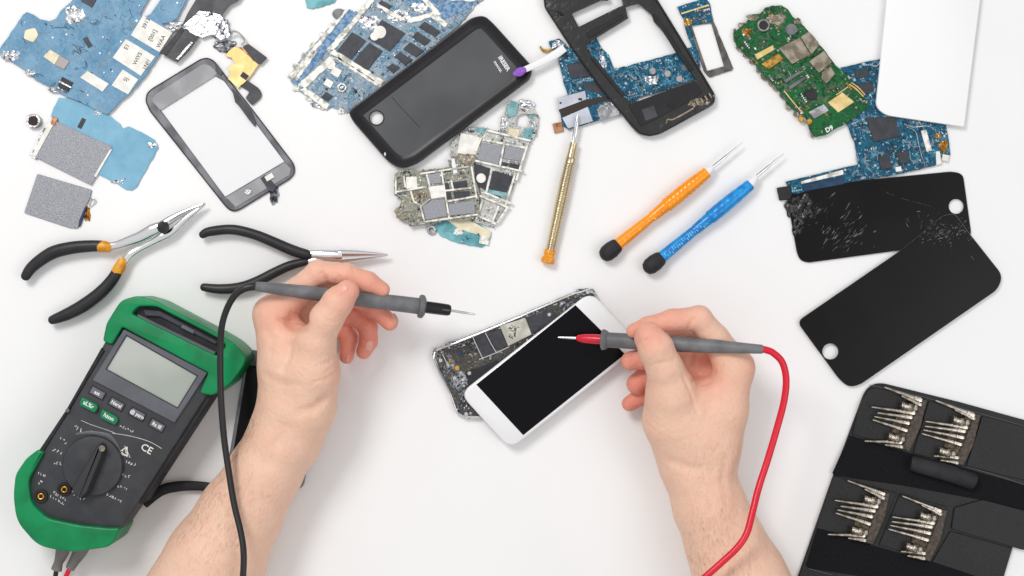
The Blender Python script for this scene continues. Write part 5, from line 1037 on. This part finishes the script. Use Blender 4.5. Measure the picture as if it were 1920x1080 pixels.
def nails(t, hnd, specs):
    for cx, cy, rx, ry, ang in specs:
        a = math.radians(ang); vs = []; fs = []; N = 12
        for i in range(N+1):
            for j in range(N+1):
                u = i/N*2-1; v = j/N*2-1; uu = u*math.sqrt(1-v*v*.42); vv = v*math.sqrt(1-u*u*.42)
                x = cx+uu*rx*math.cos(a)-vv*ry*math.sin(a); y = cy+uu*rx*math.sin(a)+vv*ry*math.cos(a)
                e = max(abs(u), abs(v)); z = max(hnd.top(x, y)*1000, hnd.top(cx, cy)*1000-4.5)
                vs.append(P(x, y, z+(.38 if e < .9 else -.25)))
        for i in range(N):
            for j in range(N): fs.append((i*(N+1)+j, (i+1)*(N+1)+j, (i+1)*(N+1)+j+1, i*(N+1)+j+1)[::-1])
        mb = MB(); mb.add(vs, fs); t.part('nail', mb, 'nail', angle=80)
def hairs(t, hnd, regions, seed):
    rnd = random.Random(seed); mb = MB()
    for (x0, y0, x1, y1, sp, n_, dx, dy, ln) in regions:
        for i in range(n_):
            k = rnd.random(); x = x0+(x1-x0)*k+rnd.gauss(0, sp); y = y0+(y1-y0)*k+rnd.gauss(0, sp*.6); z = hnd.top(x, y)*1000
            if z < 8: continue
            a = rnd.gauss(0, .2); ca, sa = math.cos(a), math.sin(a); l = ln*rnd.uniform(.5, 1.2); ux = (dx*ca-dy*sa)*l; uy = (dx*sa+dy*ca)*l
            x2, y2 = x+ux*.5, y+uy*.5; z2 = max(hnd.top(x2, y2)*1000, z-3)+rnd.uniform(.1, .5); x3, y3 = x+ux, y+uy; z3 = max(hnd.top(x3, y3)*1000, z2-3)+rnd.uniform(-.1, .5)
            mb.tube([P(x, y, z-.2), P(x2, y2, z2), P(x3, y3, z3)], [.00005, .000035, .00001], 3, cap=False)
    o = t.part('arm_hair', mb, 'hair'); o['kind'] = 'stuff'

# ---- left arm of the technician
L_index = [(512, 590, 50, 33), (556, 549, 53, 26.5), (597, 511, 58, 22.5), (650, 515, 60, 20.5), (690, 528, 59, 18.5), (717, 543, 57, 14.5)]
L_thumb = [(576, 752, 47, 46), (588, 692, 58, 42), (593, 640, 69, 32.5), (612, 598, 76, 31), (634, 566, 79, 28.5), (652, 546, 79, 22)]
L_mid = [(545, 585, 34, 30), (606, 550, 37, 26), (660, 553, 39, 21), (702, 576, 41, 17.5), (731, 605, 39, 15.5)]
L_ring = [(545, 620, 24, 26), (605, 600, 24, 20), (658, 588, 25, 18.5), (690, 612, 26, 17.5), (691, 640, 25, 16.5), (682, 659, 24, 14.5)]
L_lit = [(560, 660, 22, 22), (600, 628, 18, 18), (640, 611, 17, 16), (655, 634, 16, 15.5), (650, 669, 15, 13.5)]
L_body = [[(512, 590, 50, 33), (530, 690, 46, 42), (542, 760, 42, 54), (530, 825, 35, 65), (497, 885, 35, 67), (450, 965, 36, 77), (405, 1050, 41, 92), (310, 1220, 46, 106)],
          [(593, 650, 64, 30), (586, 700, 57, 44), (576, 765, 46, 50), (545, 812, 38, 52)],
          [(530, 620, 30, 34), (545, 700, 28, 46), (548, 770, 28, 52)],
          [(545, 640, 50, 36), (556, 690, 50, 40)]]
L_cr = [([(548, 604), (572, 609)], .0055, .0045), ([(521, 598), (545, 603), (570, 607)], .0012, .0026), ([(604, 513), (610, 522), (618, 534)], .0014, .0028), ([(543, 648), (540, 668), (530, 690)], .0035, .0016),
        ([(634, 690), (622, 704), (606, 712), (590, 716)], .0009, .0009), ([(632, 700), (618, 712), (604, 720)], .0007, .0007), ([(628, 728), (606, 752), (585, 768), (560, 772)], .004, .0016),
        ([(604, 592), (616, 603), (632, 604)], .0009, .0005), ([(662, 612), (676, 618), (690, 618)], .0008, .0008), ([(530, 800), (520, 830), (500, 870)], .005, .0014),
        ([(545, 585), (558, 588), (575, 592)], .001, .0009), ([(626, 508), (638, 520), (640, 530)], .0009, .0006), ([(598, 600), (612, 612), (630, 614)], .0007, .0004), ([(660, 500), (664, 512), (660, 530)], .0008, .0005), ([(500, 620), (510, 640), (506, 660)], .003, .0006), ([(634, 660), (620, 676), (600, 684)], .001, .0007), ([(500, 705), (530, 720), (560, 722)], .004, .0008), ([(722, 588), (734, 586)], .0006, .0005), ([(676, 632), (690, 636), (706, 632)], .0007, .0007)]
left = Hand(L_body, [(L_index, .010), (L_thumb, .011), (L_mid, .006), (L_ring, .006), (L_lit, .006)], L_cr, (200, 470), (770, 1215))
t = Thing('person_arm', 'bare forearm and hand pinching the grey and black test probe, left of the two', 'arm', (530, 900), 0, "technician's arms")
left.mesh('arm', M['skin'], [(717, 543, 57, 16, .55), (640, 530, 62, 20, .25), (655, 545, 84, 16, .5), (731, 605, 39, 18, .7), (700, 580, 41, 18, .5), (690, 615, 28, 18, .45), (655, 630, 20, 18, .45), (600, 520, 66, 18, .25), (690, 520, 64, 22, .3), (684, 650, 24, 20, .8), (650, 665, 15, 20, .75), (660, 600, 25, 22, .6), (515, 585, 60, 20, .35), (550, 600, 55, 20, .4), (632, 690, 60, 14, .3), (620, 590, 84, 14, .15)], t.o, t.loc)  # flushed fingers, plus red-dark shade painted into the carved hollow
nails(t, left, [(641, 543, 14, 8.5, -35), (741, 597, 4.5, 10, -25), (692, 648, 7.5, 10, 12), (655, 672, 6, 7.5, 15)])
hairs(t, left, [(478, 780, 428, 868, 10, 420, -.35, .94, 15), (430, 880, 330, 1010, 22, 500, -.4, .9, 15), (470, 900, 400, 1060, 26, 240, -.45, .9, 14)], 3)

# ---- right arm
R_index = [(1376, 690, 50, 36), (1340, 635, 52, 27), (1311, 597, 58, 23.5), (1260, 600, 60, 20), (1215, 611, 60, 17), (1188, 620, 58, 14)]
R_thumb = [(1260, 778, 46, 50), (1258, 728, 58, 42), (1246, 690, 68, 34), (1229, 652, 74, 33), (1217, 630, 74, 25), (1205, 636, 70, 16)]
R_mid = [(1338, 652, 33, 30), (1268, 640, 36, 25), (1208, 672, 41, 20), (1182, 677, 40, 18)]
R_ring = [(1320, 700, 24, 26), (1255, 694, 26, 20), (1216, 702, 27, 20), (1194, 720, 26, 19.5)]
R_lit = [(1300, 730, 20, 22), (1235, 724, 18, 18), (1204, 742, 16, 17), (1180, 757, 15, 14.5)]
R_body = [[(1376, 690, 50, 35), (1354, 768, 45, 46), (1330, 840, 39, 55), (1314, 898, 34, 62), (1330, 948, 34, 66), (1361, 1022, 36, 73), (1386, 1080, 39, 84), (1440, 1200, 44, 100)],
          [(1250, 700, 62, 30), (1258, 740, 56, 44), (1259, 788, 46, 51), (1285, 850, 36, 56)],
          [(1345, 720, 28, 38), (1325, 790, 28, 56), (1312, 860, 30, 56)],
          [(1312, 770, 42, 52), (1300, 800, 40, 60)], [(1345, 660, 30, 34), (1296, 690, 26, 36), (1290, 730, 26, 40)]]
R_cr = [([(1290, 686), (1308, 688), (1322, 686)], .006, .006), ([(1297, 713), (1312, 703), (1342, 698)], .0012, .0028), ([(1282, 706), (1290, 724), (1298, 744), (1308, 774)], .0011, .0026), ([(1302, 596), (1294, 608), (1288, 618)], .0012, .0024),
        ([(1208, 638), (1226, 634), (1244, 634)], .0009, .0009), ([(1228, 682), (1246, 679), (1264, 676)], .0009, .0007), ([(1214, 778), (1226, 792), (1246, 802)], .0009, .0007), ([(1212, 790), (1222, 804), (1240, 816)], .0008, .0006),
        ([(1255, 862), (1290, 878), (1330, 880)], .004, .0012), ([(1180, 738), (1196, 742), (1206, 736)], .0008, .001), ([(1300, 660), (1296, 672), (1292, 684)], .002, .002), ([(1360, 860), (1356, 900), (1362, 940)], .003, .001), ([(1210, 642), (1228, 639), (1246, 640)], .0006, .0005), ([(1222, 686), (1240, 684), (1262, 682)], .0006, .0005), ([(1232, 590), (1236, 602), (1234, 616)], .0009, .0006), ([(1262, 584), (1264, 600)], .0007, .0004), ([(1210, 764), (1222, 780), (1244, 792)], .0008, .0005), ([(1208, 668), (1196, 682), (1200, 694)], .0008, .0007), ([(1350, 740), (1330, 760), (1320, 800)], .004, .001), ([(1318, 722), (1330, 716), (1350, 712)], .001, .0008)]
right = Hand(R_body, [(R_index, .008), (R_thumb, .006), (R_mid, .005), (R_ring, .005), (R_lit, .005)], R_cr, (1130, 555), (1560, 1215), kb=.013)
t = Thing('person_arm', 'bare forearm and hand holding the red tipped test probe, right of the two', 'arm', (1320, 900), 0, "technician's arms")
right.mesh('arm', M['skin'], [(1188, 620, 58, 16, .6), (1250, 600, 60, 20, .55), (1290, 600, 58, 16, .3), (1215, 625, 82, 13, .5), (1185, 677, 40, 20, .85), (1195, 718, 26, 20, .85), (1182, 757, 15, 20, .85), (1220, 700, 26, 18, .6), (1310, 685, 40, 20, .6), (1405, 690, 50, 18, .3), (1330, 715, 55, 22, .3), (1225, 650, 90, 14, .15)], t.o, t.loc)  # flushed fingers; shade of the palm hollow is put into this colour too
hairs(t, right, [(1330, 820, 1325, 900, 24, 110, -.2, 1, 10), (1320, 940, 1400, 1080, 28, 420, .25, .95, 14), (1290, 1000, 1320, 1079, 14, 160, .1, 1, 13)], 4)

# ================================================================== test probes
M['pgrey'] = mat('grey_probe_plastic', C(118, 119, 122), .45, col2=C(100, 101, 104), nscale=60, bump=.5, bscale=900, bdist=.00015)
t = Thing('test_probe', 'grey test probe with black tip and black cable, held in the hand on the left', 'test probe', (660, 560))
mb = MB(); rev(mb, (478, 536.5, 74), (786, 574, 51), [(0, 7), (.005, 9), (.12, 11), (.3, 13), (.6, 14), (.88, 15.2), (1, 15.4)], 24); t.part('handle', mb, 'pgrey')
mb = MB(); rev(mb, (784, 573.8, 51.2), (798, 575.5, 50), [(0, 15), (.12, 21), (.4, 22.5), (.7, 21.5), (.95, 16), (1, 12)], 26); t.part('flange', mb, 'pgrey')
mb = MB(); rev(mb, (796, 575.5, 50), (846, 582, 46.5), [(0, 11), (.1, 11.6), (.5, 11.4), (.88, 11), (.97, 9), (1, 5)], 20); t.part('tip_sleeve', mb, 'blackg')
mb = MB(); rev(mb, (844, 582, 46.5), (891, 589.5, 43), [(0, 2.4), (.6, 2.4), (.95, 2.0), (1, .8)], 10); t.part('needle', mb, 'silvers')
mb = MB(); mb.ptube([(484, 537, 73.5), (474, 537, 74.5), (458, 541, 75), (441, 553, 74), (426, 578, 72), (416, 612, 70), (413, 660, 66), (414, 740, 66), (420, 820, 68), (430, 890, 73), (439, 945, 78), (452, 1000, 84), (457, 1040, 88), (455, 1090, 90), (450, 1130, 88)], [7.5, 8, 7.2, 6.6, 6.3]+[6.1]*10, 14, 0, 6); t.part('cable', mb, 'cabk')
t = Thing('test_probe', 'grey test probe with red tip and red cable, held in the hand on the right', 'test probe', (1280, 650))
mb = MB(); rev(mb, (1432, 655, 76), (1134, 637, 41), [(0, 6), (.01, 8.5), (.15, 10.5), (.3, 13), (.6, 15), (.9, 14.5), (1, 14.5)], 24); t.part('handle', mb, 'pgrey')
mb = MB(); rev(mb, (1141, 637.5, 41.8), (1128, 636.6, 40.4), [(0, 14), (.2, 17), (.6, 19.5), (.9, 19.5), (1, 17)], 26); t.part('flange', mb, 'pgrey')
M['redp'] = mat('red_plastic', C(206, 30, 56), .34, coat=.2)
mb = MB(); rev(mb, (1130, 636.8, 40.5), (1080, 634, 34.5), [(0, 9), (.3, 9.4), (.7, 8.6), (.92, 6.5), (1, 3)], 20); t.part('tip_sleeve', mb, 'redp')
mb = MB(); rev(mb, (1083, 634, 34.8), (1047, 632.5, 30.5), [(0, 3.2), (.5, 2.8), (.9, 2.2), (1, 2)], 10); t.part('needle', mb, 'silvers')
mb = MB(); mb.ptube([(1426, 654.5, 75.5), (1436, 656, 76), (1450, 662, 76), (1467, 680, 75), (1474, 712, 73), (1470, 752, 72), (1457, 802, 72), (1440, 860, 74), (1422, 916, 78), (1411, 960, 83), (1400, 1000, 88), (1383, 1026, 90), (1356, 1052, 90), (1322, 1082, 90), (1290, 1110, 88)], 6.6, 14, 0, 6); t.part('cable', mb, 'cabr')
